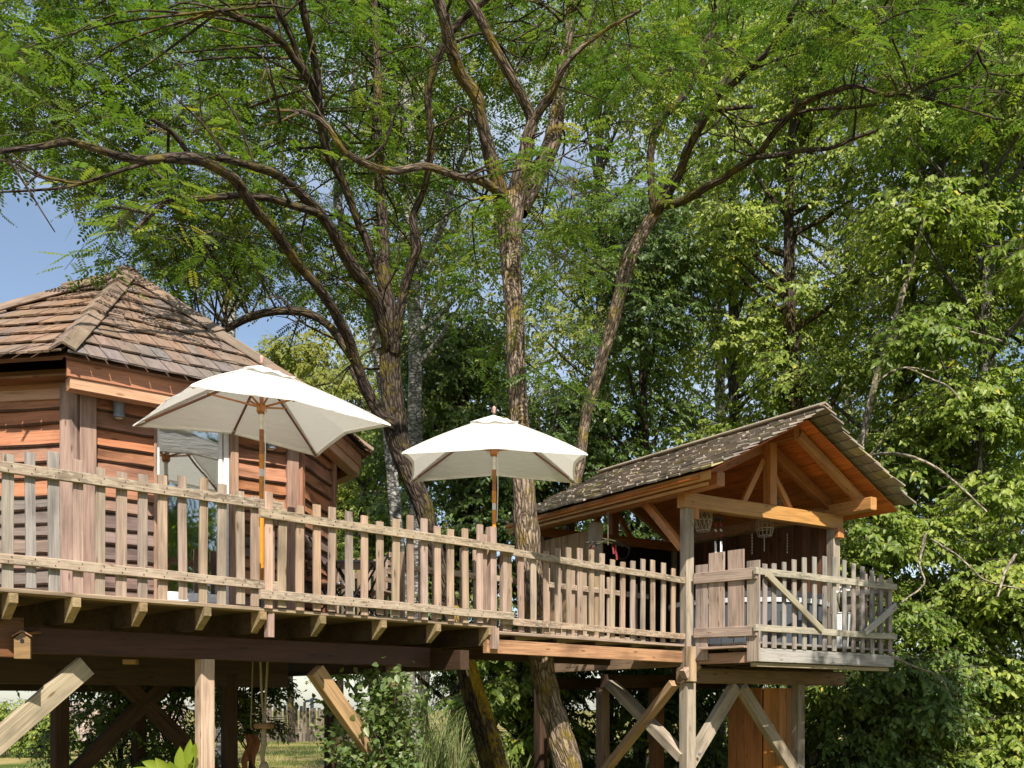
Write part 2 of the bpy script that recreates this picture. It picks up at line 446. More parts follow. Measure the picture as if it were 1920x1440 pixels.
# ------------------------------------------------------------------ ground
def ground_mat():
    m, N, Lk = newmat('lawn')
    out = N.new('ShaderNodeOutputMaterial'); bs = N.new('ShaderNodeBsdfPrincipled')
    tc = N.new('ShaderNodeTexCoord')
    def nz(s, d):
        n = N.new('ShaderNodeTexNoise'); n.inputs['Scale'].default_value = s; n.inputs['Detail'].default_value = d
        Lk(tc.outputs['Object'], n.inputs['Vector']); return n
    a, b = nz(.35, 6), nz(14, 6)
    r = ramp(N, [(.34, (.05, .09, .015)), (.47, (.12, .13, .03)), (.58, (.32, .25, .105))]); Lk(a.outputs['Fac'], r.inputs[0])
    r2 = ramp(N, [(.3, g3(.6)), (.7, g3(1.25))]); Lk(b.outputs['Fac'], r2.inputs[0])
    x = N.new('ShaderNodeMixRGB'); x.blend_type = 'MULTIPLY'; x.inputs[0].default_value = 1; Lk(r.outputs[0], x.inputs[1]); Lk(r2.outputs[0], x.inputs[2])
    Lk(x.outputs[0], bs.inputs['Base Color']); bs.inputs['Roughness'].default_value = .95; bs.inputs['Specular IOR Level'].default_value = .1
    bp = N.new('ShaderNodeBump'); bp.inputs['Strength'].default_value = .8; bp.inputs['Distance'].default_value = .05
    Lk(b.outputs['Fac'], bp.inputs['Height']); Lk(bp.outputs[0], bs.inputs['Normal'])
    Lk(bs.outputs[0], out.inputs['Surface'])
    return m
g = np.linspace(-1, 1, 61)
gx = np.sign(g) * np.abs(g) ** 2.2 * 420
GX, GY = np.meshgrid(gx, gx + 20)
GZ = np.zeros_like(GX)
idx = np.arange(61 * 61).reshape(61, 61)
q = np.stack([idx[:-1, :-1], idx[:-1, 1:], idx[1:, 1:], idx[1:, :-1]], -1).reshape(-1, 4)
gnd = np_obj('ground', np.stack([GX, GY, GZ], -1), q, ground_mat())
tag(gnd, 'mown lawn with dry straw coloured patches under the treehouse', None, None, 'structure')

n = 26000
bp_ = np.stack([rng.uniform(-13, 6, n), rng.uniform(20, 47, n), np.zeros(n)], -1)
h = rng.uniform(.03, .11, n); an = rng.uniform(0, 6.28, n); w = .012
sx = np.stack([np.cos(an) * w, np.sin(an) * w, np.zeros(n)], -1)
tip = np.stack([rng.normal(0, .03, n), rng.normal(0, .03, n), h], -1)
V = np.stack([bp_ - sx, bp_ + sx, bp_ + tip], 1)
grass = np_obj('grass', V, np.arange(n * 3).reshape(-1, 3), GRASSM, None, np.repeat(rng.random(n), 3))
tag(grass, 'short patchy lawn grass blades beyond the treehouse posts', 'grass', None, 'stuff')

# ------------------------------------------------------------------ deck frame of reference
DE = Vector((.7117, .7025, 0)); DN = Vector((-.7025, .7117, 0)); DO = Vector((-.167, 10.83, 0))
def dk(e, n, z): return DO + DE * e + DN * n + Vector((0, 0, z))
def e_at(px, n):
    P = DO + DN * n
    _, t = hit(px, P, DE)
    return t
DZ = 2.45      # terrace floor
WZ = 2.39      # walkway floor

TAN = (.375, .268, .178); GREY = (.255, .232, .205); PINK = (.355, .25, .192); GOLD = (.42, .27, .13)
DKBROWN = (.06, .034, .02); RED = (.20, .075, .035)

# ---- terrace
deck = thing('terrace_deck', dk(-2.5, 1.5, DZ), 'long raised timber terrace on posts carrying the cabin and both parasols', 'deck')
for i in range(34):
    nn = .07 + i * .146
    board('deck_board', dk(-7.4, nn, DZ - .016), dk(-.02, nn, DZ - .016), .14, .032, WOOD, deck, color=vcol((.13, .085, .052) if i else TAN), nseg=4)  # boards behind the front one coloured dark for the shade under the terrace
joist_px = [25, 143, 268, 388, 492, 604, 718, 820, 918]
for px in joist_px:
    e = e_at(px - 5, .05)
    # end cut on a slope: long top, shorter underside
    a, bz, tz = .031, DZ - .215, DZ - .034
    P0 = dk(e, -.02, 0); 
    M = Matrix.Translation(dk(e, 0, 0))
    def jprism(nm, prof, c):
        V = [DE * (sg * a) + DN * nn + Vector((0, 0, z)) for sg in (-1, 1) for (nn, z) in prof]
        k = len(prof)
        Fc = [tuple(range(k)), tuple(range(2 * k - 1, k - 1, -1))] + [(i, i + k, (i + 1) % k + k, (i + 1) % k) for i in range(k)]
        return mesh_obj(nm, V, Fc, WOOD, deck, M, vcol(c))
    jprism('joist', [(.142, tz), (.142, bz), (4.9, bz), (4.9, tz)], (.075, .05, .03))  # body colour darkened to stand for the shade below the deck
    jprism('joist_end', [(-.01, tz), (-.01, tz - .07), (.14, bz), (.14, tz)], (.28, .205, .11))  # exposed end, coloured paler for sunlight and weathering
# long bearers under the joists
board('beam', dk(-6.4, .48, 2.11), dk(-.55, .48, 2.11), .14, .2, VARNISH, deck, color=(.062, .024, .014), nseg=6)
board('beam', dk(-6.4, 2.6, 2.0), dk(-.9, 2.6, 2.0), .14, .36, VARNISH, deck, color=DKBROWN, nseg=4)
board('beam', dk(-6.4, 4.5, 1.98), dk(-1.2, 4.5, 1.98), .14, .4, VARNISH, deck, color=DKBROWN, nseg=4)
board('beam', dk(-.35, .1, 2.08), dk(-.35, 4.6, 2.08), .12, .2, VARNISH, deck, color=DKBROWN, nseg=2)
def post(parent, e, n, top, sz=.17, color=TAN, name='post', m=WOOD):
    p = dk(e, n, 0)
    return board(name, (p.x, p.y, -.05), (p.x, p.y, top), sz, sz, m, parent, up=DE, color=color, ch=.01, nseg=4)
e1 = e_at(384, .46)
post(deck, e1, .46, 2.01, .128, (.46, .33, .24))
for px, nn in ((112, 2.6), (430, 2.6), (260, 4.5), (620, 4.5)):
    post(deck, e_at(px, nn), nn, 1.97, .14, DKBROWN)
e2 = e_at(738, .48); post(deck, e2, .48, 2.01, .12, (.34, .22, .13))
# braces
qa = dk(e_at(160, .48), .48, 0); qb = dk(e_at(-120, .48), .48, 0)
board('brace', qa + Vector((0, 0, 1.925)), qb + Vector((0, 0, zpix(1490, qb.y))), .08, .17, WOOD, deck, color=(.34, .28, .19), nseg=4)
pb = dk(e2, .50, 0)
board('brace', dk(e_at(590, .50), .50, 1.945), (pb.x, pb.y, .85), .12, .15, WOOD, deck, color=(.38, .24, .12), nseg=4)
pz = dk(e_at(112, 2.6), 2.6, 0)
board('brace', dk(e_at(112, 2.6) + 1.2, 2.62, 1.95), (pz.x, pz.y, .8), .12, .15, WOOD, deck, color=DKBROWN)
pz = dk(e_at(430, 2.6), 2.6, 0)
board('brace', dk(e_at(430, 2.6) - 1.3, 2.62, 1.95), (pz.x, pz.y, .7), .12, .15, WOOD, deck, color=DKBROWN)
# left end: header block and orange bearer end
board('beam_end', dk(-6.0, .36, 2.12), dk(e_at(40, .36), .36, 2.12), .1, .3, VARNISH, deck, color=(.16, .07, .028))

# ---- walkway
walk = thing('walkway', dk(1.6, .6, WZ), 'narrow timber walkway from the terrace to the open roofed pavilion', 'walkway')
for i in range(9):
    nn = .07 + i * .146
    z = WZ - .016
    c = vcol(mixc(TAN, GREY, .3))
    if .62 < nn < 1.22:
        board('deck_board', dk(.01, nn, z), dk(1.22, nn, z), .14, .032, WOOD, walk, color=c, nseg=2)
        board('deck_board', dk(1.86, nn, z), dk(3.36, nn, z), .14, .032, WOOD, walk, color=c, nseg=2)
    else:
        board('deck_board', dk(.01, nn, z), dk(3.36, nn, z), .14, .032, WOOD, walk, color=c, nseg=3)
board('beam', dk(-.1, .06, 2.23), dk(3.3, .06, 2.23), .06, .145, WOOD, walk, color=(.40, .22, .12), nseg=5)
board('beam', dk(-.1, 1.25, 2.23), dk(3.3, 1.25, 2.23), .06, .145, WOOD, walk, color=DKBROWN, nseg=3)
for i in range(5):
    board('joist', dk(.35 + i * .66, .1, 2.30), dk(.35 + i * .66, 1.21, 2.30), .06, .1, WOOD, walk, color=DKBROWN)
board('end_block', dk(-.03, -.01, 2.42), dk(-.03, -.01, 2.2), .05, .09, WOOD, walk, up=DE, color=PINK)

# ---- railings
def picket_color(grey):
    return vcol(mixc(mixc(TAN, PINK, random.random()), GREY, min(1, max(0, grey + random.uniform(-.25, .25)))), .14)
def railing(label, n0, slats, zb, rails, rail_px, group='picket railings', grey=.2, w=.077, posts=(), railcol=None, lich=LICHEN):
    e0, e9 = e_at(rail_px[0], n0), e_at(rail_px[1], n0)
    root = thing('picket_railing', dk((e0 + e9) / 2, n0, zb), label, 'railing', group)
    for (za, zc, hh) in rails:
        board('rail', dk(e0, n0, za), dk(e9, n0, zc), .035, hh, lich, root, color=railcol or vcol(mixc(TAN, GREY, .3), .06), nseg=8, wob=.003)
    for (px, ytop) in slats:
        e = e_at(px, n0 + .032)
        p = dk(e, n0 + .032, 0)
        zt = zpix(ytop, p.y)
        wob = random.uniform(-.008, .008)
        g = grey(px) if callable(grey) else grey
        board('picket', p + Vector((0, 0, zb + random.uniform(-.012, .012))), p + Vector((wob, wob, zt)), .024, w * random.uniform(.93, 1.08), WOOD, root, up=DE,
              color=picket_color(g), nseg=3, slant=random.uniform(-.008, .008), ch=.003)
    V, Fc = [], []
    for (px, ytop) in slats:
        e = e_at(px, n0 + .032)
        if not e0 + .02 < e < e9 - .02: continue
        f = (e - e0) / (e9 - e0)
        for (za, zc, hh) in rails:
            for sg in (-1, 1):
                zz = za + (zc - za) * f + sg * hh * .22; ee = e + sg * .012; o = len(V)
                for k in range(6): V.append(dk(ee + .0042 * math.cos(k * 1.047), n0 - .0225, zz + .0042 * math.sin(k * 1.047)))
                for k in range(6): V.append(dk(ee + .0042 * math.cos(k * 1.047), n0 - .016, zz + .0042 * math.sin(k * 1.047)))
                Fc.append(tuple(o + k for k in range(6))); Fc += [(o + k, o + (k + 1) % 6, o + 6 + (k + 1) % 6, o + 6 + k) for k in range(6)]
    inv = WORLD[root].inverted()
    nl_ = mesh_obj('nail_heads', [inv @ v for v in V], Fc, RUST, root, WORLD[root]); nl_['kind'] = 'stuff'
    for (px, zt, z0, sz) in posts:
        e = e_at(px, n0 + .09); p = dk(e, n0 + .09, 0)
        board('post', p + Vector((0, 0, z0)), p + Vector((0, 0, zt)), sz, sz, WOOD, root, up=DE, color=vcol(PINK, .1), nseg=3)
    return root
railing('grey picket railing on the terrace edge in front of the cabin door and walls', .0,
        [(-75, 850), (-31, 850), (14, 851), (58, 848), (102, 848), (146, 862), (187, 877), (227, 886), (267, 890), (305, 892), (343, 893), (380, 897), (415, 908), (451, 921), (478, 930)],
        2.455, [(3.30, 3.335, .08), (2.66, 2.64, .075)], (-130, 530), grey=lambda x: .95 if x < 130 else .28)
railing('tan picket railing in the middle of the terrace before the round bistro table', -.045,
        [(503, 922), (528, 953), (562, 948), (594, 946), (621, 951), (655, 959), (683, 967), (712, 978), (741, 973), (770, 967), (796, 973), (821, 987), (845, 992), (873, 992), (899, 984)],
        2.455, [(3.245, 3.255, .08), (2.555, 2.55, .08)], (487, 962), grey=.15, posts=((921, 3.47, 2.3, .085), (906, 3.38, 2.42, .06), (944, 3.30, 2.4, .06), (505, 3.4, 2.2, .065)))
railing('tan picket railing along the walkway between the terrace corner and the pavilion post', .0,
        [(953, 1036), (977, 1046), (1000, 1049), (1024, 1034), (1046, 1028), (1067, 1027), (1088, 1028), (1109, 1031), (1128, 1038), (1148, 1049), (1167, 1054), (1186, 1052), (1205, 1048), (1224, 1050), (1243, 1055), (1262, 1066)],
        2.40, [(3.235, 3.19, .075), (2.50, 2.485, .075)], (940, 1300), grey=.25)
# far-side railings
railing('shaded picket railing on the far side of the walkway beside the leaning trunk', 1.26,
        [(790, 1015), (815, 1020), (842, 1024), (868, 1028), (893, 1032), (918, 1035)] + [(955 + 23.5 * i, 1052 + 4.2 * i + random.uniform(-4, 4)) for i in range(11)],
        2.40, [(3.15, 3.15, .07), (2.52, 2.52, .07)], (775, 1215), grey=.1, w=.085)
def end_rail():
    root = thing('picket_railing', dk(-.05, 2.8, DZ), 'short picket railing behind the bistro table at the terrace end', 'railing', 'picket railings')
    for za in (3.17, 2.58):
        board('rail', dk(-.05, 1.35, za), dk(-.05, 4.9, za), .035, .075, LICHEN, root, color=mixc(TAN, GREY, .5), nseg=5)
    for i in range(22):
        p = dk(-.085, 1.45 + i * .16, 0)
        board('picket', p + Vector((0, 0, 2.455)), p + Vector((0, 0, 3.33 + random.uniform(-.05, .06))), .024, .08, WOOD, root, up=DN, color=picket_color(.2), nseg=2)
end_rail()

# ------------------------------------------------------------------ cabin
Ae = Vector((-3.92, 9.09, 0)); Be = Vector((-1.97, 10.64, 0)); Ce = Vector((-1.76, 12.73, 0)); De_ = Vector((-2.95, 14.5, 0))
Ze = Vector((-6.19, 9.47, 0)); Ye = Vector((-7.6, 11.3, 0)); Xe = Vector((-7.2, 13.6, 0)); We = Vector((-5.3, 14.9, 0))
eave = [Ze, Ae, Be, Ce, De_, We, Xe, Ye]
APEX = Vector((-4.33, 11.72, 6.46)); EZ = 4.70
Aw = Vector((-3.98, 9.556, 0)); Bw = Vector((-2.266, 10.913, 0)); Cw = Vector((-2.12, 12.09, 0)); Zw = Vector((-6.05, 9.90, 0))
Dw = Vector((-3.2, 13.75, 0)); Ww = Vector((-5.2, 14.3, 0)); Xw = Vector((-6.7, 13.2, 0)); Yw = Vector((-7.1, 11.4, 0))
cabin = thing('treehouse_cabin', (-4.4, 11.8, DZ), 'eight sided timber cabin with brown shingle roof on the terrace', 'cabin')
ORANGE = (.37, .15, .068); SILVER = (.135, .11, .10); ROSEW = (.31, .175, .125)

def waney_board(P, Q, z0, z1, nout, color, parent, name='cladding_board'):
    Ln = (Q - P).length; d = (Q - P).normalized()
    ns = max(2, int(Ln / .11))
    V, Fc = [], []
    ph = random.uniform(0, 50)
    amp = random.choice([.005, .008, .012, .022])
    for i in range(ns + 1):
        t = i / ns * Ln
        wv = amp * (mnoise.noise(Vector((t * 2.2 + ph, ph, 0))) * 1.4 + .6 * mnoise.noise(Vector((t * 7 + ph, 3.1, 0))))
        tk = .05 + .016 * mnoise.noise(Vector((t * 3 + ph, 9, 0)))
        for (o, z) in ((.008, z1 + .03), (tk, z0 + wv + .018), (tk - .012, z0 + wv), (.0, z0 + wv), (-.02, z1 + .03)):
            V.append((t - Ln / 2, -o, z - (z0 + z1) / 2))
    for i in range(ns):
        for k in range(5):
            k2 = (k + 1) % 5
            Fc.append((i * 5 + k, i * 5 + k2, (i + 1) * 5 + k2, (i + 1) * 5 + k))
    Fc += [(4, 3, 2, 1, 0), tuple(ns * 5 + k for k in range(5))]
    Fc = [f[::-1] for f in Fc]
    y = -nout
    M = Matrix(((d.x, y.x, 0, 0), (d.y, y.y, 0, 0), (0, 0, 1, 0), (0, 0, 0, 1)))
    M = Matrix.Translation((P + Q) / 2 + Vector((0, 0, (z0 + z1) / 2))) @ M
    o = mesh_obj(name, V, Fc, CLAD, parent, M, color)
    o.data.materials.append(BARKSHADE)
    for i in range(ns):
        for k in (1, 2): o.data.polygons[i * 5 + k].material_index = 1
    return o

def clad(P, Q, z0, z1, rows=None, bias=0.0):
    d = (Q - P).normalized(); nout = Vector((d.y, -d.x, 0))
    z = z1
    rs = random.Random(int(P.x * 100) % 97)
    while z > z0 + .03:
        hgt = rs.uniform(.125, .20) if z > 3.6 else rs.uniform(.11, .16)
        zl = max(z0, z - hgt)
        t = (zl - 2.5) / 2.1
        if t > .62: c = mixc(ORANGE, ROSEW, rs.uniform(0, .75))
        elif t > .45: c = mixc(ORANGE, SILVER, rs.uniform(.1, .7))
        else: c = mixc(ROSEW, SILVER, rs.uniform(.35, 1.0))
        if rs.random() < bias: c = mixc(c, ORANGE, .7)
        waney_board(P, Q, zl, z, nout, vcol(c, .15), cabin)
        z = zl

def wall_shell(P, Q):
    d = (Q - P).normalized(); nout = Vector((d.y, -d.x, 0))
    m = (P + Q) / 2 - nout * .06
    a = P - nout * .05; b = Q - nout * .05
    return board('wall_panel', a + Vector((0, 0, 3.56)), b + Vector((0, 0, 3.56)), .05, 2.2, CLAD, cabin, color=SILVER)

# door opening on the A-B side
dAB = (Bw - Aw).normalized(); nAB = Vector((dAB.y, -dAB.x, 0))
D0, _ = hit(291, Aw, dAB); D1, _ = hit(428, Aw, dAB); D2, _ = hit(441, Aw, dAB)
for (P, Q) in ((Zw, Aw), (Bw, Cw), (Cw, Dw), (Dw, Ww), (Ww, Xw), (Xw, Yw), (Yw, Zw)):
    wall_shell(P, Q)
wall_shell(Aw, D0); wall_shell(D1, Bw)
board('wall_panel', D0 - nAB * .05 + Vector((0, 0, 4.53)), D1 - nAB * .05 + Vector((0, 0, 4.53)), .05, .24, CLAD, cabin, color=ROSEW)
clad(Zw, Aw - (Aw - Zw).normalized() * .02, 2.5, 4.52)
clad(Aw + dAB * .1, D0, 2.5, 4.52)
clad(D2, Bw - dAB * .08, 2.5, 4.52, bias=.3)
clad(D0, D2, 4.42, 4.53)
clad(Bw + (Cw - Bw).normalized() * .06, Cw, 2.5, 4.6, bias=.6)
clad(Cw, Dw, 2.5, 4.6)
# corner posts
def cpost(p, sz, color, up, top=4.6, z0=2.455, w=None):
    return board('corner_post', p + Vector((0, 0, z0)), p + Vector((0, 0, top)), sz, w or sz, WOOD, cabin, up=up, color=color, ch=.006, nseg=3)
dZA = (Aw - Zw).normalized(); nZA = Vector((dZA.y, -dZA.x, 0))
cpost(Aw - dZA * .055 + nZA * .05, .07, mixc(ROSEW, GREY, .4), dZA, w=.17)
cpost(Aw + dAB * .062 + nAB * .05, .07, mixc(ROSEW, GREY, .35), dAB, w=.145)
dBC = (Cw - Bw).normalized(); nBC = Vector((dBC.y, -dBC.x, 0))
cpost(Bw - dAB * .07 + nAB * .045, .07, mixc(ROSEW, GREY, .2), dAB, w=.13)
cpost(Bw + dBC * .04 + nBC * .04, .06, mixc(ROSEW, ORANGE, .4), dBC, w=.09)
cpost(Cw + nBC * .03, .09, mixc(ROSEW, ORANGE, .3), dBC)
cpost(D2 - dAB * .035 + nAB * .05, .06, mixc(ROSEW, TAN, .4), dAB, w=.08, top=4.42)
cpost(D0 - dAB * .012 + nAB * .03, .05, mixc(ROSEW, TAN, .4), dAB, w=.03, top=4.42)
# floor skirt
board('skirt_board', Zw + nZA * .03 + Vector((0, 0, 2.475)), Aw + nZA * .03 + Vector((0, 0, 2.475)), .03, .05, WOOD, cabin, color=TAN)
# fascia boards under the eaves
for i, (P, Q) in enumerate(((Ze, Ae), (Ae, Be), (Be, Ce), (Ce, De_), (Ye, Ze))):
    d = (Q - P).normalized(); nn = Vector((d.y, -d.x, 0))
    rc = .30 if i in (0, 4) else 0.0
    c0 = P - nn * (.09 + rc) + d * (.05 + rc * .1); c1 = Q - nn * (.09 + rc) - d * (.05 + rc * .35)
    board('fascia_board', c0 + Vector((0, 0, 4.605)), c1 + Vector((0, 0, 4.605)), .03, .17, VARNISH, cabin, color=vcol((.36, .165, .085), .1), nseg=4)
    c0 = P - nn * (.16 + rc) + d * (.08 + rc * .1); c1 = Q - nn * (.16 + rc) - d * (.08 + rc * .35)
    board('wall_plate', c0 + Vector((0, 0, 4.475)), c1 + Vector((0, 0, 4.475)), .14, .11, VARNISH, cabin, color=vcol((.42, .24, .14), .1), nseg=4)
    # soffit
    W = [Aw, Bw, Cw, Dw, Ww]
SV = [p + Vector((0, 0, 4.56)) for p in eave]
cen = Vector((-4.5, 11.9, 4.56))
sv = [cen + (p - cen) * .93 for p in SV]
mesh_obj('soffit', [tuple(v) for v in sv] + [(v.x, v.y, v.z + .02) for v in sv], [tuple(range(8))[::-1], tuple(range(8, 16))] + [(k, (k + 1) % 8, (k + 1) % 8 + 8, k + 8) for k in range(8)], WOOD, cabin, None, (.2, .1, .05))
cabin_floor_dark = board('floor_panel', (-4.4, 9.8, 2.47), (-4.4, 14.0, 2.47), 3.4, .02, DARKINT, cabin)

# roof shingles
SHC = (.215, .145, .102); SHG = (.15, .14, .135)
def roof_facet(P, Q, rows, wid, as_parts, mossy=0.0):
    P = P + Vector((0, 0, EZ)); Q = Q + Vector((0, 0, EZ))
    d = (Q - P).normalized(); base = (Q - P).length
    foot_t = (APEX - P).dot(d); foot = P + d * foot_t
    up = (APEX - foot); SL = up.length; up = up / SL
    nrm = d.cross(up).normalized()
    M0 = Matrix(((d.x, up.x, nrm.x, P.x), (d.y, up.y, nrm.y, P.y), (d.z, up.z, nrm.z, P.z), (0, 0, 0, 1)))
    VV, FF = [], []
    def xl(s): return foot_t * s / SL
    def xr(s): return base - (base - foot_t) * s / SL
    # solid deck under the shingles
    tri = [(0, 0, -.03), (base, 0, -.03), (foot_t, SL, -.03), (0.05, 0.02, -.07), (base - .05, 0.02, -.07), (foot_t, SL - .05, -.07)]
    mesh_obj('roof_panel', tri, [(0, 1, 2), (5, 4, 3), (0, 3, 4, 1), (1, 4, 5, 2), (2, 5, 3, 0)], WOOD, cabin, M0, (.15, .08, .05))
    ex = SL / rows
    for r in range(rows):
        s0 = r * ex - .04; s1 = s0 + ex * 1.35
        x = xl(max(0, s0)) - random.uniform(0, wid)
        xe = xr(max(0, s0))
        while x < xe:
            ww = wid * random.uniform(.85, 1.15)
            x0, x1 = x + .006, x + ww - .006
            x += ww
            sb = s0 + random.uniform(-.014, .012); st = min(s1, SL)
            lb, rb = max(x0, xl(max(0, sb))), min(x1, xr(max(0, sb)))
            lt, rt = max(x0, xl(st)), min(x1, xr(st))
            if rb - lb < .03: continue
            if rt <= lt: lt = rt = (max(lb, min(rb, (xl(st) + xr(st)) / 2)))
            lift = random.uniform(.0, .005); tk = random.uniform(.015, .021)
            zb = .036 + lift; zt = .0
            cl = random.uniform(-.003, .005)
            cx, cy = (lb + rb) / 2, (sb + st) / 2
            tb = [(lb - cx, sb - cy, zb - tk), (rb - cx, sb - cy + random.uniform(-.012, .012), zb - tk + cl * .5), (rt - cx, st - cy, zt - .008), (lt - cx, st - cy, zt - .008),
                  (lb - cx, sb - cy, zb), (rb - cx, sb - cy + random.uniform(-.012, .012), zb + cl), (rt - cx, st - cy, zt), (lt - cx, st - cy, zt)]
            fc = [(3, 2, 1, 0), (4, 5, 6, 7), (0, 1, 5, 4), (1, 2, 6, 5), (2, 3, 7, 6), (3, 0, 4, 7)]
            if as_parts:
                c = mixc(SHC, SHG, random.random() ** 2 * .6 if s0 > .6 else random.uniform(.1, .9))
                if mossy: c = mixc(c, (.26, .15, .085), mossy * random.random())
                # local x along the grain (up the slope): rotate so that object X = up
                Ml = M0 @ Matrix.Translation((cx, cy, 0)) @ Matrix(((0, 1, 0, 0), (1, 0, 0, 0), (0, 0, -1, 0), (0, 0, 0, 1)))
                tb2 = [(y, x_, -z) for (x_, y, z) in tb]
                mesh_obj('shingle', tb2, fc, SHINGLE, cabin, Ml, vcol(c, .08))
            else:
                o = len(VV)
                for v in tb: VV.append(M0 @ (Vector(v) + Vector((cx, cy, 0))))
                FF += [tuple(i + o for i in f) for f in fc]
    if not as_parts:
        o = mesh_obj('shingle_field', VV, FF, SHINGLE, cabin, None, SHC); o['kind'] = 'stuff'
roof_facet(Ae, Be, 9, .17, True)
roof_facet(Ze, Ae, 9, .19, True, .7)
for (P, Q) in ((Be, Ce), (Ce, De_), (De_, We), (We, Xe), (Xe, Ye), (Ye, Ze)):
    roof_facet(P, Q, 9, .25, False)
# hip caps: two boards folded over each hip, in lengths
def hip(E, npc):
    E = E + Vector((0, 0, EZ)); d = (APEX - E); Ln = d.length; d.normalize()
    side = d.cross(Vector((0, 0, 1))).normalized()
    for k in range(npc):
        a = E + d * (Ln * k / npc - .06); b = E + d * (Ln * (k + 1) / npc + .05)
        for s in (-1, 1):
            upv = (Vector((0, 0, 1)) * .9 + side * s * .45).normalized()
            off = side * s * .055 + Vector((0, 0, .045 + .012 * (k % 2 == 0) + (.004 if s > 0 else 0)))
            board('hip_cap', a + off + Vector((0, 0, .012)), b + off - Vector((0, 0, .006)), .13, .02, SHINGLE, cabin, up=upv, color=vcol(mixc(SHC, (.21, .165, .125), .5), .12))
hip(Ae, 5); hip(Be, 4); hip(Ze, 4); hip(Ce, 3)
# raised ridge piece at the apex
board('ridge_cap', APEX + Vector((-.62, -.28, -.24)), APEX + Vector((.08, .0, .06)), .14, .025, SHINGLE, cabin, color=SHC)
board('ridge_cap', APEX + Vector((-.06, -.02, .07)), APEX + Vector((.5, -.12, -.3)), .14, .025, SHINGLE, cabin, color=mixc(SHC, TAN, .3))

# door
door = board('door', D0 + dAB * .03 - nAB * .0 + Vector((0, 0, 2.6)), D1 - dAB * .03 + Vector((0, 0, 2.6)), .05, .23, WHITEPVC, cabin)
def dpart(name, a, b, w, h, m, up=(0, 0, 1), color=(.8, .8, .8)): return board(name, a, b, w, h, m, door, up=up, color=color)
zt, zb = 4.41, 2.5
dpart('door_frame', D0 + dAB * .015 + Vector((0, 0, zb)), D0 + dAB * .015 + Vector((0, 0, zt)), .06, .03, WHITEPVC, up=dAB)
dpart('door_frame', D1 - dAB * .028 + Vector((0, 0, zb)), D1 - dAB * .028 + Vector((0, 0, zt)), .06, .05, WHITEPVC, up=dAB)
dpart('door_frame', D1 - dAB * .085 - nAB * .012 + Vector((0, 0, zb)), D1 - dAB * .085 - nAB * .012 + Vector((0, 0, zt)), .05, .04, WHITEPVC, up=dAB)
dpart('door_frame', D0 + dAB * .03 + Vector((0, 0, zt - .03)), D1 - dAB * .05 + Vector((0, 0, zt - .03)), .06, .06, WHITEPVC)
for k in range(3):
    dpart('vent_slat', D0 + dAB * .05 + nAB * .03 + Vector((0, 0, 2.52 + k * .07)), D1 - dAB * .12 + nAB * .03 + Vector((0, 0, 2.52 + k * .07)), .012, .058, WHITEPVC)
dpart('glass_pane', D0 + dAB * .03 + Vector((0, 0, 3.54)), D1 - dAB * .1 + Vector((0, 0, 3.54)), .012, 1.64, GLASS)
# something pale timber inside the room
board('inner_bench', D0 - nAB * 1.2 + dAB * .1 + Vector((0, 0, 2.8)), D1 - nAB * 1.2 + Vector((0, 0, 2.8)), .3, .5, VARNISH, cabin, color=(.4, .2, .05))

def wall_lamp(p, label):
    t = thing('wall_lamp', p, label, 'lamp', 'cylinder wall lamps')
    V, Fc = lathe([(.045, -.08), (.054, -.078), (.054, -.045), (.05, -.04), (.05, .04), (.054, .045), (.054, .078), (.045, .08)], 18)
    mesh_obj('lamp_shade', V, Fc, GREYMETAL, t, WORLD[t], smooth=False)
    board('bracket', Vector(p) - nAB * .02, Vector(p) - nAB * .09, .05, .05, GREYMETAL, t)
    for s in (-1, 1):
        V, Fc = lathe([(.035, s * .0805), (.03, s * .083)], 14)
        mesh_obj('lens', V, Fc, WHITEBAND, t, WORLD[t])
for px, py, lab in ((223, 768, 'grey cylinder wall lamp left of the cabin door'), (508, 828, 'grey cylinder wall lamp under the larger parasol right of the door')):
    q_, _ = hit(px, Aw + nAB * .11, dAB); wall_lamp(Vector((q_.x, q_.y, zpix(py, q_.y))), lab)

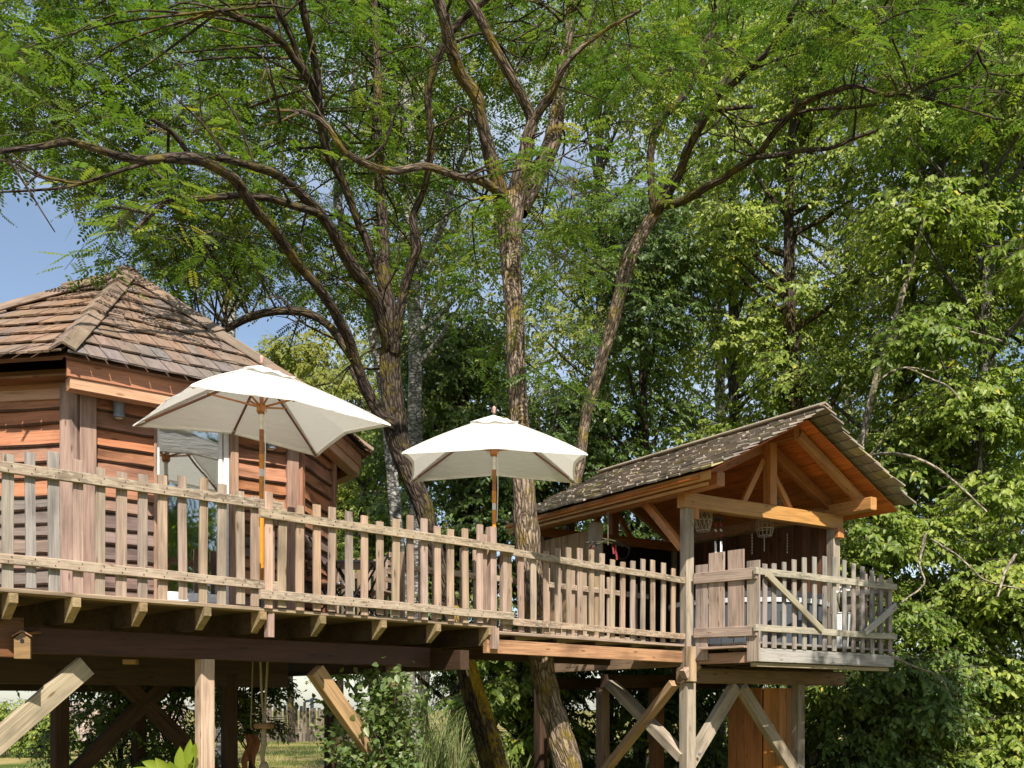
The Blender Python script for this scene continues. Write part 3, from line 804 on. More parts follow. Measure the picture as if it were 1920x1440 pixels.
# ------------------------------------------------------------------ parasols
def parasol(name_label, center, ax, ay, hx, hy, zrim, zap, zfloor, poleR):
    t = thing('parasol', (center.x, center.y, zfloor), name_label, 'parasol', 'white rectangular parasols')
    ax = Vector(ax).normalized(); ay = Vector(ay).normalized()
    C = Vector((center.x, center.y, 0))
    n = 12
    def surf(u, v):
        # u,v in -1..1; catenary rim, pyramid slope with soft sag
        du = max(abs(u), abs(v))
        sc = 1 - .06 * du * (1 - (min(abs(u), abs(v)) / max(du, 1e-6)) ** 2)
        z = zap - (zap - zrim) * (du ** 1.02)
        corner = (abs(u) * abs(v))
        z -= (0.05 * corner - .0) * du
        z += .02 * (1 - corner) * du - .005 * math.sin(math.pi * du)
        return C + ax * (u * hx * sc) + ay * (v * hy * sc) + Vector((0, 0, z))
    V, Fc = [], []
    m = 2 * n + 1
    for i in range(m):
        for j in range(m):
            V.append(surf((i - n) / n, (j - n) / n))
    for i in range(m - 1):
        for j in range(m - 1):
            a, b, c, d = i * m + j, (i + 1) * m + j, (i + 1) * m + j + 1, i * m + j + 1
            # split quads along the hips
            if (i < n) == (j < n): Fc += [(a, b, c), (a, c, d)]
            else: Fc += [(a, b, d), (b, c, d)]
    B = WORLD[t]
    def obj(nm, V, Fc, m_, parent=t, smooth=False, color=None):
        inv = B.inverted()
        return mesh_obj(nm, [inv @ Vector(v) for v in V], Fc, m_, parent, B, color, smooth)
    obj('canopy', V, Fc, FABRIC, smooth=False)
    # stitched seams along the hips and a turned hem
    for (u, v) in ((-1, -1), (1, -1), (1, 1), (-1, 1)):
        V = []
        for i in range(17):
            f = .06 + .93 * i / 16; p = surf(u * f, v * f); sdv = (ax * (v * hy) - ay * (u * hx)).normalized() * .011 * (1 if u * v > 0 else 1)
            V += [p + sdv + Vector((0, 0, .003)), p + Vector((0, 0, .009)), p - sdv + Vector((0, 0, .003))]
        Fc = [(i * 3 + j, i * 3 + j + 1, i * 3 + j + 4, i * 3 + j + 3) for i in range(16) for j in range(2)]
        obj('seam', V, Fc, FABRIC)
    V = []
    for i in range(n * 8):
        k = i / (n * 8) * 4; sd_, f = int(k), (k - int(k)) * 2 - 1
        u, v = ((f, -1), (1, f), (-f, 1), (-1, -f))[sd_]
        V += [surf(u, v) + Vector((0, 0, .004)), surf(u * .97, v * .97) + Vector((0, 0, .007)), surf(u, v) - Vector((0, 0, .008))]
    N8 = n * 8
    Fc = [(i * 3 + a_, i * 3 + b_, ((i + 1) % N8) * 3 + b_, ((i + 1) % N8) * 3 + a_) for i in range(N8) for a_, b_ in ((0, 1), (2, 0))]
    obj('hem', V, Fc, FABRIC)
    # vent cap over the top
    V = []; k = 8
    for i in range(9):
        for j in range(9):
            u, v = (i - 4) / 4 * .27, (j - 4) / 4 * .27
            du = max(abs(u), abs(v))
            fl = .012 * math.sin(9 * (u - v) * 3) * (du / .27)
            V.append(surf(u, v) + Vector((0, 0, .022 + .008 * du / .27 + fl)))
    Fc = [(i * 9 + j, (i + 1) * 9 + j, (i + 1) * 9 + j + 1, i * 9 + j + 1) for i in range(8) for j in range(8)]
    obj('vent_cap', V, Fc, FABRIC)
    # finial
    V, Fc = lathe([(.012, 0), (.02, .01), (.012, .025), (.022, .045), (.018, .065), (.006, .08)], 12)
    obj('finial', [Vector(v) + C + Vector((0, 0, zap + .035)) for v in V], Fc, PINKKNOB, smooth=True)
    # ribs: four corners and two long-side middles
    hubz = zap - .02
    run = zap - .36
    for (u, v) in ((-1, -1), (1, -1), (1, 1), (-1, 1), (0, 1), (0, -1)):
        tip = surf(u * .97, v * .97) - Vector((0, 0, .018))
        rb = board('rib', C + Vector((0, 0, hubz - .03)), tip, .016, .022, VARNISH, t, color=(.20, .085, .05))
        mid = surf(u * .42, v * .42) - Vector((0, 0, .035))
        board('strut', C + Vector((0, 0, run)), mid, .014, .018, VARNISH, rb, color=(.42, .17, .05))
        pc = surf(u * .985, v * .985) - Vector((0, 0, .012))
        board('pocket', surf(u * .9, v * .9) - Vector((0, 0, .03)), pc, .04, .012, FABRIC, rb)
    # hub and pole
    V, Fc = lathe([(.03, run - .06), (.045, run - .04), (.045, run + .02), (.03, run + .03)], 12)
    obj('runner', [Vector(v) + C for v in V], Fc, VARNISH, color=(.42, .17, .05))
    def seg(nm, z0, z1, r, m_, color=None):
        V, Fc = lathe([(r, z0), (r, z1)], 12)
        obj(nm, [Vector(v) + C for v in V], Fc, m_, smooth=False, color=color)
    H = zap - zfloor
    seg('pole', zfloor + .02, zfloor + .60 * H - .1, poleR * 1.05, ORANGEPOLE)
    seg('band', zfloor + .60 * H - .1, zfloor + .60 * H - .03, poleR * .98, WHITEBAND)
    seg('sleeve', zfloor + .60 * H - .03, zfloor + .60 * H + .10, poleR * 1.1, ORANGEPOLE)
    seg('upper_pole', zfloor + .60 * H + .10, run - .2, poleR, VARNISH, (.33, .14, .04))
    seg('band', run - .2, run - .05, poleR * .96, WHITEBAND)
    seg('pole_top', run - .05, zap, poleR * .9, VARNISH, (.36, .15, .05))
    V, Fc = lathe([(.05, zfloor + .002), (.05, zfloor + .05), (.032, zfloor + .06), (.032, zfloor + .12)], 20)
    obj('base', [Vector(v) + C for v in V], Fc, BLACK)
    cordp = [(C.x + .035, C.y - .02, run), (C.x + .04, C.y - .03, run - .4), (C.x + .03, C.y - .025, run - .75)]
    vv, qq, bk, _ = tube(cordp, [.005] * 3, 5, .15, 0)
    obj('cord', vv, [tuple(int(x) for x in f) for f in qq], WHITEBAND)
    return t
cA, cB, cC, cD = pix(360, 717, 8.27), pix(730, 790, 9.4), pix(590, 845, 10.48), pix(255, 790, 9.4)
c1 = (cA + cB + cC + cD) / 4
parasol('larger white parasol with orange pole close to the cabin door', c1, (cB - cA) * 1, (cD - cA) * 1, 0.925, .73, 4.19, 4.66, DZ, .021)
hA, hB, hC, hD = pix(757, 845, 10.36), pix(1105, 853, 10.36), pix(1075, 905, 11.6), pix(770, 897, 11.6)
c2 = (hA + hB + hC + hD) / 4
parasol('smaller white parasol between the two near trunks and above the walkway corner', c2, (1, .03, 0), (-.03, 1, 0), .925, .65, 4.16, 4.66, DZ, .021)

# ------------------------------------------------------------------ pavilion
HU = Vector((.832, .555, 0)); HV = Vector((-.555, .832, 0)); HO = Vector((2.22, 13.2, 0))
def hp(u, v, z): return HO + HU * u + HV * v + Vector((0, 0, z))
pav = thing('garden_pavilion', hp(1.5, 1.4, WZ), 'open fronted timber pavilion on stilts with a shingled gable roof', 'pavilion')
HW = 2.81; RU = 1.53; RZ = 5.40; EVZ = 4.41; UL, UR = -.42, 3.42; VF, VB = -.9, 3.6
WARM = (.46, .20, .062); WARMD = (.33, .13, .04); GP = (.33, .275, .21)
def hb(name, a, b, w, h, m=WOOD, color=WARM, up=(0, 0, 1), parent=pav, **k):
    return board(name, hp(*a), hp(*b), w, h, m, parent, up=up, color=color, **k)
# posts
hb('post', (0, 0, 2.02), (0, 0, 4.12), .13, .13, color=GP, up=HU, nseg=4, ch=.008)
hb('post', (HW, 0, 2.3), (HW, 0, 4.12), .135, .135, color=GP, up=HU, nseg=4, ch=.008)
hb('post', (0, 1.86, 2.3), (0, 1.86, 4.2), .15, .15, color=GP, up=HU)
hb('post', (0, 3.3, 2.3), (0, 3.3, 4.2), .15, .15, color=GP, up=HU)
hb('post', (HW, 3.3, 2.3), (HW, 3.3, 4.2), .15, .15, color=GP, up=HU)
# front truss
hb('tie_beam', (-.12, -.02, 4.21), (HW + .1, -.02, 4.21), .14, .19, VARNISH, (.46, .235, .07), nseg=5, ch=.008)
hb('tie_beam', (-.05, 3.3, 4.28), (HW + .05, 3.3, 4.28), .12, .15, WOOD, WARMD)
hb('corbel', (0.10, -.02, 3.98), (0.10, -.02, 4.115), .13, .1, VARNISH, WARM, up=HU, ch=.02)
hb('corbel', (HW - .0, -.11, 3.98), (HW - .0, -.11, 4.115), .09, .13, VARNISH, WARM, up=HU, ch=.02)
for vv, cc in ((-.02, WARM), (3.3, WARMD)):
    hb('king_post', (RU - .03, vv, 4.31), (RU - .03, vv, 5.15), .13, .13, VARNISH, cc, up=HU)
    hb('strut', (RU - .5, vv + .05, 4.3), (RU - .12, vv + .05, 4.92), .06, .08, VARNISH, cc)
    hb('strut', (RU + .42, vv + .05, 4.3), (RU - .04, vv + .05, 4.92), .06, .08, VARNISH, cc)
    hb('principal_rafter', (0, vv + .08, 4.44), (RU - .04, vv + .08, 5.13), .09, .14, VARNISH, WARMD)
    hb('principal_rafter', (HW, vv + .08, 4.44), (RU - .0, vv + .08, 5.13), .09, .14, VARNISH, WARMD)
# plates, ridge beam, fly rafters
hb('wall_plate', (-.02, -.62, 4.375), (-.02, 3.5, 4.375), .13, .17, VARNISH, (.38, .16, .06), nseg=4, ch=.012)
hb('wall_plate', (HW, -.68, 4.375), (HW, 3.5, 4.375), .13, .17, VARNISH, (.44, .22, .075), nseg=4, ch=.012)
hb('ridge_beam', (RU, -.45, 5.22), (RU, 3.5, 5.22), .1, .16, VARNISH, WARMD)
hb('fly_rafter', (UR - .45, -.42, 4.40), (RU + .06, -.42, 5.19), .09, .12, VARNISH, (.42, .2, .07))
hb('brace', (.0, .75, 4.28), (.0, .08, 3.62), .08, .1, VARNISH, WARM)
hb('fascia_board', (UL + .06, VF + .12, EVZ - .05), (UL + .06, VB, EVZ - .05), .03, .11, VARNISH, (.46, .24, .07), nseg=6)
hb('fascia_board', (UL + .1, VF + .2, EVZ - .14), (UL + .1, VB, EVZ - .14), .025, .04, VARNISH, (.42, .21, .06), nseg=4)
# roof boards (underside) - both slopes
def slope(side):
    if side > 0: e, w = UR, UR - RU
    else: e, w = UL, RU - UL
    return e, w
for side in (-1, 1):
    e, w = slope(side)
    nb = 8
    for k in range(nb):
        t0, t1 = k / nb, (k + 1) / nb
        ua, za = RU + side * w * (t0 + t1) / 2, RZ - (RZ - EVZ) * (t0 + t1) / 2
        upv = (HU * side * (RZ - EVZ) + Vector((0, 0, w))).normalized()
        wd = math.hypot(w, RZ - EVZ) / nb - .008
        board('roof_board', hp(ua, VF + .27, za - .07), hp(ua, VB - .02, za - .07), wd, .02, VARNISH, pav, up=upv, color=vcol((.58, .165, .034), .14), nseg=2)
# shingles
def hut_shingles(side):
    e, w = slope(side)
    SL = math.hypot(w, RZ - EVZ); rows = 12; ex = SL / rows
    dvec = (HU * side * w + Vector((0, 0, EVZ - RZ))) / SL     # down the slope
    nrm = (HU * side * (RZ - EVZ) + Vector((0, 0, w))).normalized()
    lng = HV
    base = hp(RU, 0, RZ)
    VV, FF = [], []
    for r in range(rows):
        s1 = (r + 1) * ex + .03; s0 = s1 - ex * 1.6
        v = VF + random.uniform(-.06, .03); first = True
        while v < VB:
            ww = random.uniform(.155, .225)
            v0, v1 = v + .003, v + ww - .003
            v += ww
            sb = s1 + random.uniform(-.03, .03)
            tk = random.uniform(.022, .03); lift = random.uniform(0, .01) + .02
            cx = (v0 + v1) / 2; cy = (s0 + sb) / 2
            O = base + lng * cx + dvec * cy
            # object X down the slope
            y = nrm.cross(dvec).normalized()
            M = Matrix(((dvec.x, y.x, nrm.x, O.x), (dvec.y, y.y, nrm.y, O.y), (dvec.z, y.z, nrm.z, O.z), (0, 0, 0, 1)))
            hw = (v1 - v0) / 2; a = (sb - s0) / 2; cl = random.uniform(-.006, .008)
            tb = [(-a, -hw, -.004), (a, -hw, lift), (a, hw, lift + cl), (-a, hw, -.004), (-a, -hw, .004), (a, -hw, lift + tk), (a, hw, lift + tk + cl), (-a, hw, .004)]
            fc = [(3, 2, 1, 0), (4, 5, 6, 7), (0, 1, 5, 4), (1, 2, 6, 5), (2, 3, 7, 6), (3, 0, 4, 7)]
            if side < 0 or first:
                c = mixc((.34, .28, .225), (.27, .232, .19), random.random())
                if random.random() < .08: c = (.33, .29, .15)
                mesh_obj('shingle', tb, fc, SHINGLE, pav, M, vcol(c, .2))
            else:
                o = len(VV); VV += [M @ Vector(p) for p in tb]; FF += [tuple(i + o for i in f) for f in fc]
            first = False
    if VV:
        o = mesh_obj('shingle_field', VV, FF, SHINGLE, pav, None, (.25, .21, .15)); o['kind'] = 'stuff'
hut_shingles(-1); hut_shingles(1)
board('ridge_cap', hp(RU - .05, VF - .02, RZ + .065), hp(RU - .05, VB, RZ + .065), .14, .022, SHINGLE, pav, up=(HU * -(RZ - EVZ) + Vector((0, 0, 2.1))), color=(.28, .23, .17), nseg=4)
board('ridge_cap', hp(RU + .06, VF - .02, RZ + .06), hp(RU + .06, VB, RZ + .06), .14, .022, SHINGLE, pav, up=(HU * (RZ - EVZ) + Vector((0, 0, 2.1))), color=(.28, .23, .17), nseg=4)
# walls of upright planks
def plankwall(a, b, z0, z1, color, wdt=.145, jit=.0, parent=pav):
    a = Vector(a); b = Vector(b); d = (b - a); Ln = d.length; d.normalize()
    nb = max(1, round(Ln / wdt))
    for k in range(nb):
        p = a + d * Ln * (k + .5) / nb
        board('wall_plank', p + Vector((0, 0, z0)), p + Vector((0, 0, z1 + random.uniform(-jit, jit))), .022, Ln / nb - .007, WOOD, parent, up=d, color=vcol(color, .2))
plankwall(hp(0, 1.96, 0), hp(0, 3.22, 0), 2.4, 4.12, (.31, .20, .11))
plankwall(hp(.08, 3.32, 0), hp(HW - .08, 3.32, 0), 2.4, 4.2, (.07, .05, .04), .17)  # back wall planks: their shade is put into the dark colour
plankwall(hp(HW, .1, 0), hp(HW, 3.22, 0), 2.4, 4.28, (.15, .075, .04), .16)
board('shade_sheet', hp(.1, 3.27, 4.0), hp(HW - .1, 3.27, 4.0), .01, .45, BLACK, pav)  # black sheet added as painted shade along the top of the back wall
# floor and under frame
for i in range(26):
    v = -.02 + .07 + i * .13
    hb('floor_board', (-.05, v, WZ - .016), (HW + .08, v, WZ - .016), .124, .03, WOOD, vcol(GREY, .1))
hb('beam', (-.1, .02, 2.0), (HW + .2, .02, 2.0), .14, .2, WOOD, (.20, .135, .085), nseg=4, ch=.02)
hb('beam', (-.05, 1.62, 1.96), (HW, 1.62, 1.96), .14, .18, WOOD, DKBROWN)
hb('beam', (-.05, 3.2, 1.96), (HW, 3.2, 1.96), .14, .18, WOOD, DKBROWN)
hb('beam', (0, -.05, 2.2), (0, 3.3, 2.2), .12, .18, WOOD, (.3, .2, .13))
hb('beam', (HW, -.1, 2.2), (HW, 3.3, 2.2), .12, .18, WOOD, (.2, .13, .09))
for u in (.6, 1.2, 1.8, 2.4):
    hb('joist', (u, -.1, 2.3), (u, 3.3, 2.3), .07, .13, WOOD, DKBROWN)
hb('bracket', (-.12, -.06, 2.0), (.12, -.06, 2.14), .1, .12, WOOD, PINK, ch=.01)
hb('stub_beam', (-.02, -.10, 1.92), (-.02, -.10, 2.36), .09, .1, WOOD, (.40, .29, .18), up=HU)
hb('post', (0.03, .02, -.05), (0.03, .02, 1.9), .155, .155, WOOD, GP, up=HU, nseg=4, ch=.01)
hb('post', (2.12, .04, -.05), (2.12, .04, 1.9), .13, .13, WOOD, mixc(GP, DKBROWN, .3), up=HU)
hb('post', (0.03, 1.74, -.05), (0.03, 1.74, 1.87), .14, .14, WOOD, (.21, .135, .09), up=HU)
hb('post', (1.03, 1.74, -.05), (1.03, 1.74, 1.87), .16, .16, WOOD, (.16, .08, .04), up=HU)
hb('post', (HW - .1, 1.7, -.05), (HW - .1, 1.7, 1.87), .16, .16, WOOD, DKBROWN, up=HU)
hb('post', (.0, 3.2, -.05), (.0, 3.2, 1.87), .16, .16, WOOD, DKBROWN, up=HU)
hb('brace', (.06, .02, .88), (.88, .02, 1.87), .1, .17, WOOD, GP, nseg=3)
hb('brace', (2.1, .0, .6), (.95, .0, 1.87), .1, .16, WOOD, (.30, .24, .17), nseg=3)
hb('brace', (.0, .06, .95), (.0, 1.52, 1.92), .12, .17, WOOD, (.34, .28, .21), up=HU, nseg=3)
hb('brace', (-.10, 1.66, .6), (-.10, .12, 1.9), .09, .14, WOOD, (.36, .23, .13), up=HU, nseg=3)

for (u, v, z) in ((.9, -.085, 1.86), (.98, -.085, 1.86), (2.02, -.085, .78), (2.06, -.085, .69), (.13, -.085, 1.0)):
    V, Fc = lathe([(.022, 0), (.022, .008), (.012, .014)], 10)
    mesh_obj('bolt', V, Fc, GREYMETAL, pav, Matrix.Translation(hp(u, v, z)) @ frame(HU, HV) @ Matrix.Rotation(R(180), 4, 'X'))
shed = thing('storage_shed', hp(2.1, .63, 0), 'orange brown plank store room underneath the pavilion floor', 'shed')
def shedplank(a, b, cnt, color):
    a = Vector(a); b = Vector(b); d = (b - a); Ln = d.length; d.normalize()
    for k in range(cnt):
        p = a + d * Ln * (k + .5) / cnt
        board('plank', p + Vector((0, 0, 0.0)), p + Vector((0, 0, 1.86)), .02, Ln / cnt - .004, VARNISH, shed, up=d, color=vcol(color, .12))
shedplank(hp(1.72, .30, 0), hp(2.47, .30, 0), 5, (.44, .18, .04))
shedplank(hp(1.70, .31, 0), hp(1.70, .95, 0), 4, (.38, .15, .04))
shedplank(hp(2.49, .31, 0), hp(2.49, .95, 0), 4, (.38, .15, .04))
shedplank(hp(1.72, .96, 0), hp(2.47, .96, 0), 5, (.38, .15, .04))

# ------------------------------------------------------------------ balcony in front of the pavilion
bal = thing('balcony_platform', hp(1.7, -.6, WZ), 'small timber balcony platform jutting out below the pavilion gable', 'balcony')
GA = Vector((2.22, 13.2, 0)); GB = Vector((2.93, 12.48, 0)); GC = Vector((5.27, 14.29, 0))
bd = (GC - GB).normalized(); bn = Vector((-bd.y, bd.x, 0)); gd = (GB - GA).normalized(); gn = Vector((gd.y, -gd.x, 0))
if gn.x > 0: gn = -gn
for i in range(8):
    o = .07 + i * .135
    a = GB + bn * o; b = GC + bn * o
    board('floor_board', a + Vector((0, 0, WZ - .018)), b + Vector((0, 0, WZ - .018)), .128, .03, WOOD, bal, color=vcol(GREY, .1))
board('fascia_board', GB + bn * .02 + bd * .02 + Vector((0, 0, 2.225)), GC + bn * .02 - bd * .04 + Vector((0, 0, 2.225)), .045, .165, WOOD, bal, color=(.33, .31, .28), nseg=6)
board('trim_board', GB + bn * .07 + bd * .02 + Vector((0, 0, 2.11)), GC + bn * .07 - bd * .1 + Vector((0, 0, 2.11)), .06, .05, WOOD, bal, color=(.33, .27, .17), nseg=3)
board('joist', GB + bn * .3 + Vector((0, 0, 2.2)), GC + bn * .3 - bd * .1 + Vector((0, 0, 2.2)), .1, .16, WOOD, bal, color=DKBROWN)
board('joist', GB + bn * .75 + Vector((0, 0, 2.2)), GC + bn * .75 - bd * .1 + Vector((0, 0, 2.2)), .1, .16, WOOD, bal, color=DKBROWN)
board('side_beam', GA + gd * .12 - gn * .05 + Vector((0, 0, 2.2)), GB - gd * .08 - gn * .05 + Vector((0, 0, 2.2)), .05, .13, WOOD, bal, color=(.36, .22, .15), nseg=2)
board('ledge_board', GA + gd * .25 + gn * .02 + Vector((0, 0, 2.325)), GB - gd * .12 + gn * .02 + Vector((0, 0, 2.325)), .14, .028, WOOD, bal, color=PINK)
for u in (.7, 1.5, 2.3):
    board('bearer', hp(u, -.62, 2.17), hp(u, -.02, 2.17), .09, .14, WOOD, bal, color=DKBROWN)

gate = thing('board_gate', GA + gd * .5 + Vector((0, 0, 2.33)), 'low gate of four wide pinkish boards between pavilion post and balcony corner', 'gate')
def gpt(px, off=0): return hit(px, GA + gn * off, gd)[0]
for px, w_, yt, yb in ((1316, 22, 1059, 1238), (1344, 29, 1036, 1196), (1380, 30, 1031, 1196), (1413, 24, 1051, 1240)):
    p = gpt(px, 0); w2 = (gpt(px + w_ / 2) - gpt(px - w_ / 2)).length
    board('plank', p + Vector((0, 0, zpix(yb, p.y))), p + Vector((0, 0, zpix(yt, p.y))), .026, w2, WOOD, gate, up=gd, color=vcol(mixc(PINK, GREY, .35), .1), nseg=3)
for ya, yc in ((1085, 1074), (1187, 1182)):
    a = gpt(1302, .03); b = gpt(1419, .03)
    board('rail', a + Vector((0, 0, zpix(ya, a.y))), b + Vector((0, 0, zpix(yc, b.y))), .032, .135 if ya < 1100 else .12, WOOD, gate, color=mixc(PINK, GREY, .3), nseg=4)

br = thing('picket_railing', (GB + GC) / 2 + Vector((0, 0, 2.3)), 'grey picket railing with diagonal brace across the balcony front', 'railing', 'picket railings')
def bpt(px, off=0): return hit(px, GB - bn * off, bd)[0]
for px, yt in ((1434, 1057), (1451, 1057), (1470, 1054), (1489, 1049), (1508, 1046), (1527, 1044), (1546, 1043), (1564, 1045), (1583, 1050), (1600, 1056), (1617, 1062), (1635, 1070), (1652, 1077), (1669, 1084)):
    p = bpt(px, -.0)
    board('picket', p + Vector((0, 0, 2.315)), p + Vector((0, 0, zpix(yt, p.y))), .024, .078 * random.uniform(.92, 1.05), WOOD, br, up=bd, color=vcol(mixc(GREY, TAN, .08), .12), nseg=3, slant=random.uniform(-.01, .01))
for (za, zc, hh) in ((3.225, 3.235, .085), (2.545, 2.555, .08)):
    a = bpt(1415, .032); b = bpt(1680, .032)
    board('rail', a + Vector((0, 0, za)), b + Vector((0, 0, zc)), .034, hh, LICHEN, br, color=(.34, .31, .24), nseg=6)
a = bpt(1438, .062); b = bpt(1542, .062)
board('diagonal_brace', a + Vector((0, 0, 3.20)), b + Vector((0, 0, 2.57)), .03, .085, WOOD, br, color=(.31, .27, .19), nseg=2)
a = bpt(1622, .062); b = bpt(1680, .062)
board('diagonal_brace', a + Vector((0, 0, 2.57)), b + Vector((0, 0, 2.98)), .03, .09, WOOD, br, color=(.36, .33, .29), nseg=2)
sr = thing('picket_railing', GC + bn * 1 + Vector((0, 0, 2.3)), 'grey picket railing on the far right return of the balcony', 'railing', 'picket railings')
for i in range(15):
    p = GC - bd * .05 + bn * (.08 + i * .125)
    board('picket', p + Vector((0, 0, 2.34)), p + Vector((0, 0, 3.36 + .1 * math.sin(i * .5) + random.uniform(-.03, .03))), .024, .088, WOOD, sr, up=bn, color=vcol(mixc(GREY, TAN, .25), .14), nseg=2)
for za in (3.2, 2.56):
    a = GC - bd * .09 + bn * .05; b = GC - bd * .09 + bn * 1.95
    board('rail', a + Vector((0, 0, za)), b + Vector((0, 0, za)), .034, .08, WOOD, sr, color=GREY, nseg=3)

# ------------------------------------------------------------------ hot tub
tubc = Vector((3.32, 14.65, 0))
tub = thing('hot_tub', tubc + Vector((0, 0, WZ)), 'dark grey panelled hot tub with pale rim behind the balcony pickets', 'hot tub')
for k in range(40):
    an = 2 * math.pi * k / 40
    d = Vector((math.cos(an), math.sin(an), 0)); tng = Vector((-d.y, d.x, 0))
    p = tubc + d * 1.06
    board('side_panel', p + Vector((0, 0, WZ + .005)), p + Vector((0, 0, WZ + .58)), .03, .158, TUBGREY, tub, up=tng)
V, Fc = lathe([(1.02, WZ + .58), (1.1, WZ + .58), (1.11, WZ + .64), (1.02, WZ + .65)], 40)
mesh_obj('rim', [Vector(v) + Vector((0, 0, -WZ)) for v in V], Fc, TUBRIM, tub, WORLD[tub])
cov = lathe([(1.0, .652), (1.04, .66), (1.03, .73), (.2, .76)], 40)
mesh_obj('cover', cov[0], cov[1], COVER, tub, WORLD[tub])
board('cover_fold', tubc + Vector((-.2, -.35, WZ + .80)), tubc + Vector((1.0, .55, WZ + .78)), .8, .07, COVER, tub, up=(.05, 0, 1))
hand = [(tubc.x + .95, tubc.y - .25, WZ + .05), (tubc.x + 1.0, tubc.y - .3, WZ + .5)]

fp = bpt(1576, -.28)
pot = thing('flower_pot', fp + Vector((0, 0, WZ)), 'white blossoms peeping over the balcony rail beside the right post', 'flower pot')
V, Fc = lathe([(.10, .0), (.13, .45), (.14, .46), (.12, .47)], 14); mesh_obj('pot', V, Fc, TUBRIM, pot, WORLD[pot])
for k in range(16):
    c = Vector((random.gauss(0, .07), random.gauss(0, .05), .76 + random.gauss(0, .03)))
    V, Fc = lathe([(.006, -.012), (.026, 0), (.02, .014), (.004, .018)], 7)
    mesh_obj('blossom', V, Fc, WHITEPVC, pot, WORLD[pot] @ Matrix.Translation(c))
    vv, qq, bk, _ = tube([tuple(fp + Vector((0, 0, WZ + .46))), tuple(fp + c + Vector((0, 0, WZ - .012)))], [.004, .003], 4, .3, 0); tubes_obj('stem', [(vv, qq, bk)], LEAF_DARK, pot, False)
# ------------------------------------------------------------------ hanging things in the pavilion
def lantern(p, r0, r1, hgt, label, diamonds):
    t = thing('hanging_lantern', p, label, 'lantern', 'wicker hanging lanterns')
    lst = []
    n = 12
    for k in range(n):
        for s in ((1, -1) if diamonds else (0,)):
            P = []
            for i in range(7):
                f = i / 6
                rr = (r0 + (r1 - r0) * f) * (1 + .18 * math.sin(math.pi * f))
                an = 2 * math.pi * (k + s * f * 1.6) / n
                P.append((p.x + rr * math.cos(an), p.y + rr * math.sin(an), p.z - hgt * f))
            vv, qq, bk, _ = tube(P, [.0045] * 7, 4, .2, 0); lst.append((vv, qq, bk))
    tubes_obj('wicker_weave', lst, WICKER, t, False)
    lst = []
    for f in (0, .5, 1):
        rr = (r0 + (r1 - r0) * f) * (1 + .18 * math.sin(math.pi * f))
        P = [(p.x + rr * math.cos(2 * math.pi * k / 16), p.y + rr * math.sin(2 * math.pi * k / 16), p.z - hgt * f) for k in range(17)]
        vv, qq, bk, _ = tube(P, [.007] * 17, 5, .3, 0); lst.append((vv, qq, bk))
    tubes_obj('hoop', lst, WICKER, t, False)
    vv, qq, bk, _ = tube([(p.x, p.y, p.z + .22), (p.x, p.y, p.z)], [.004, .004], 4, .3, 0)
    vv2, qq2, bk2, _ = tube([(p.x - r0, p.y, p.z), (p.x, p.y, p.z + .12), (p.x + r0, p.y, p.z)], [.004] * 3, 4, .1, 0)
    tubes_obj('hanger', [(vv, qq, bk), (vv2, qq2, bk2)], ROPE, t, False)
lantern(pix(1318, 957, 13.7), .115, .085, .27, 'diamond weave wicker lantern hanging beside the left pavilion post', True)
lantern(pix(1434, 978, 14.4), .11, .09, .20, 'bucket shaped wicker lantern hanging under the tie beam centre', False)
lantern(pix(1467, 926, 14.9), .07, .10, .22, 'round wicker lantern hanging above the tie beam behind the strut', True)
def chime(px, py0, py1, Y, label, nt_=4):
    top = pix(px, py0, Y)
    t = thing('wind_chime', top, label, 'wind chime', 'wind chimes')
    V, Fc = lathe([(.05, -.02), (.06, 0), (.02, .02)], 12); mesh_obj('ring', V, Fc, BLACK, t, WORLD[t])
    for k in range(nt_):
        an = 6.28 * k / nt_ + .4
        a = top + Vector((.05 * math.cos(an), .05 * math.sin(an), -.02)); Ltot = (py1 - py0) / F * Y
        m_ = a - Vector((0, 0, Ltot * .6 + random.uniform(-.03, .03)))
        vv, qq, bk, _ = tube([tuple(a), tuple(m_)], [.003, .003], 4, .5, 0); tubes_obj('string', [(vv, qq, bk)], BLACK, t, False)
        vv, qq, bk, _ = tube([tuple(m_), tuple(m_ - Vector((0, 0, Ltot * .4)))], [.008, .008], 8, .5, 0); tubes_obj('tube', [(vv, qq, bk)], WHITEPVC, t, False)
        for q in range(3):
            V, Fc = lathe([(.004, -.014), (.014, 0), (.004, .014)], 6); mesh_obj('bead', V, Fc, BEAD if q % 2 else REDCLOTH, t, Matrix.Translation(a - Vector((0, 0, Ltot * .15 * (q + 1)))))
    vv, qq, bk, _ = tube([tuple(top + Vector((0, 0, .12))), tuple(top)], [.003, .003], 4, .5, 0); tubes_obj('hook_string', [(vv, qq, bk)], BLACK, t, False)
chime(1347, 972, 1038, 13.5, 'wind chime of white tubes above the board gate')
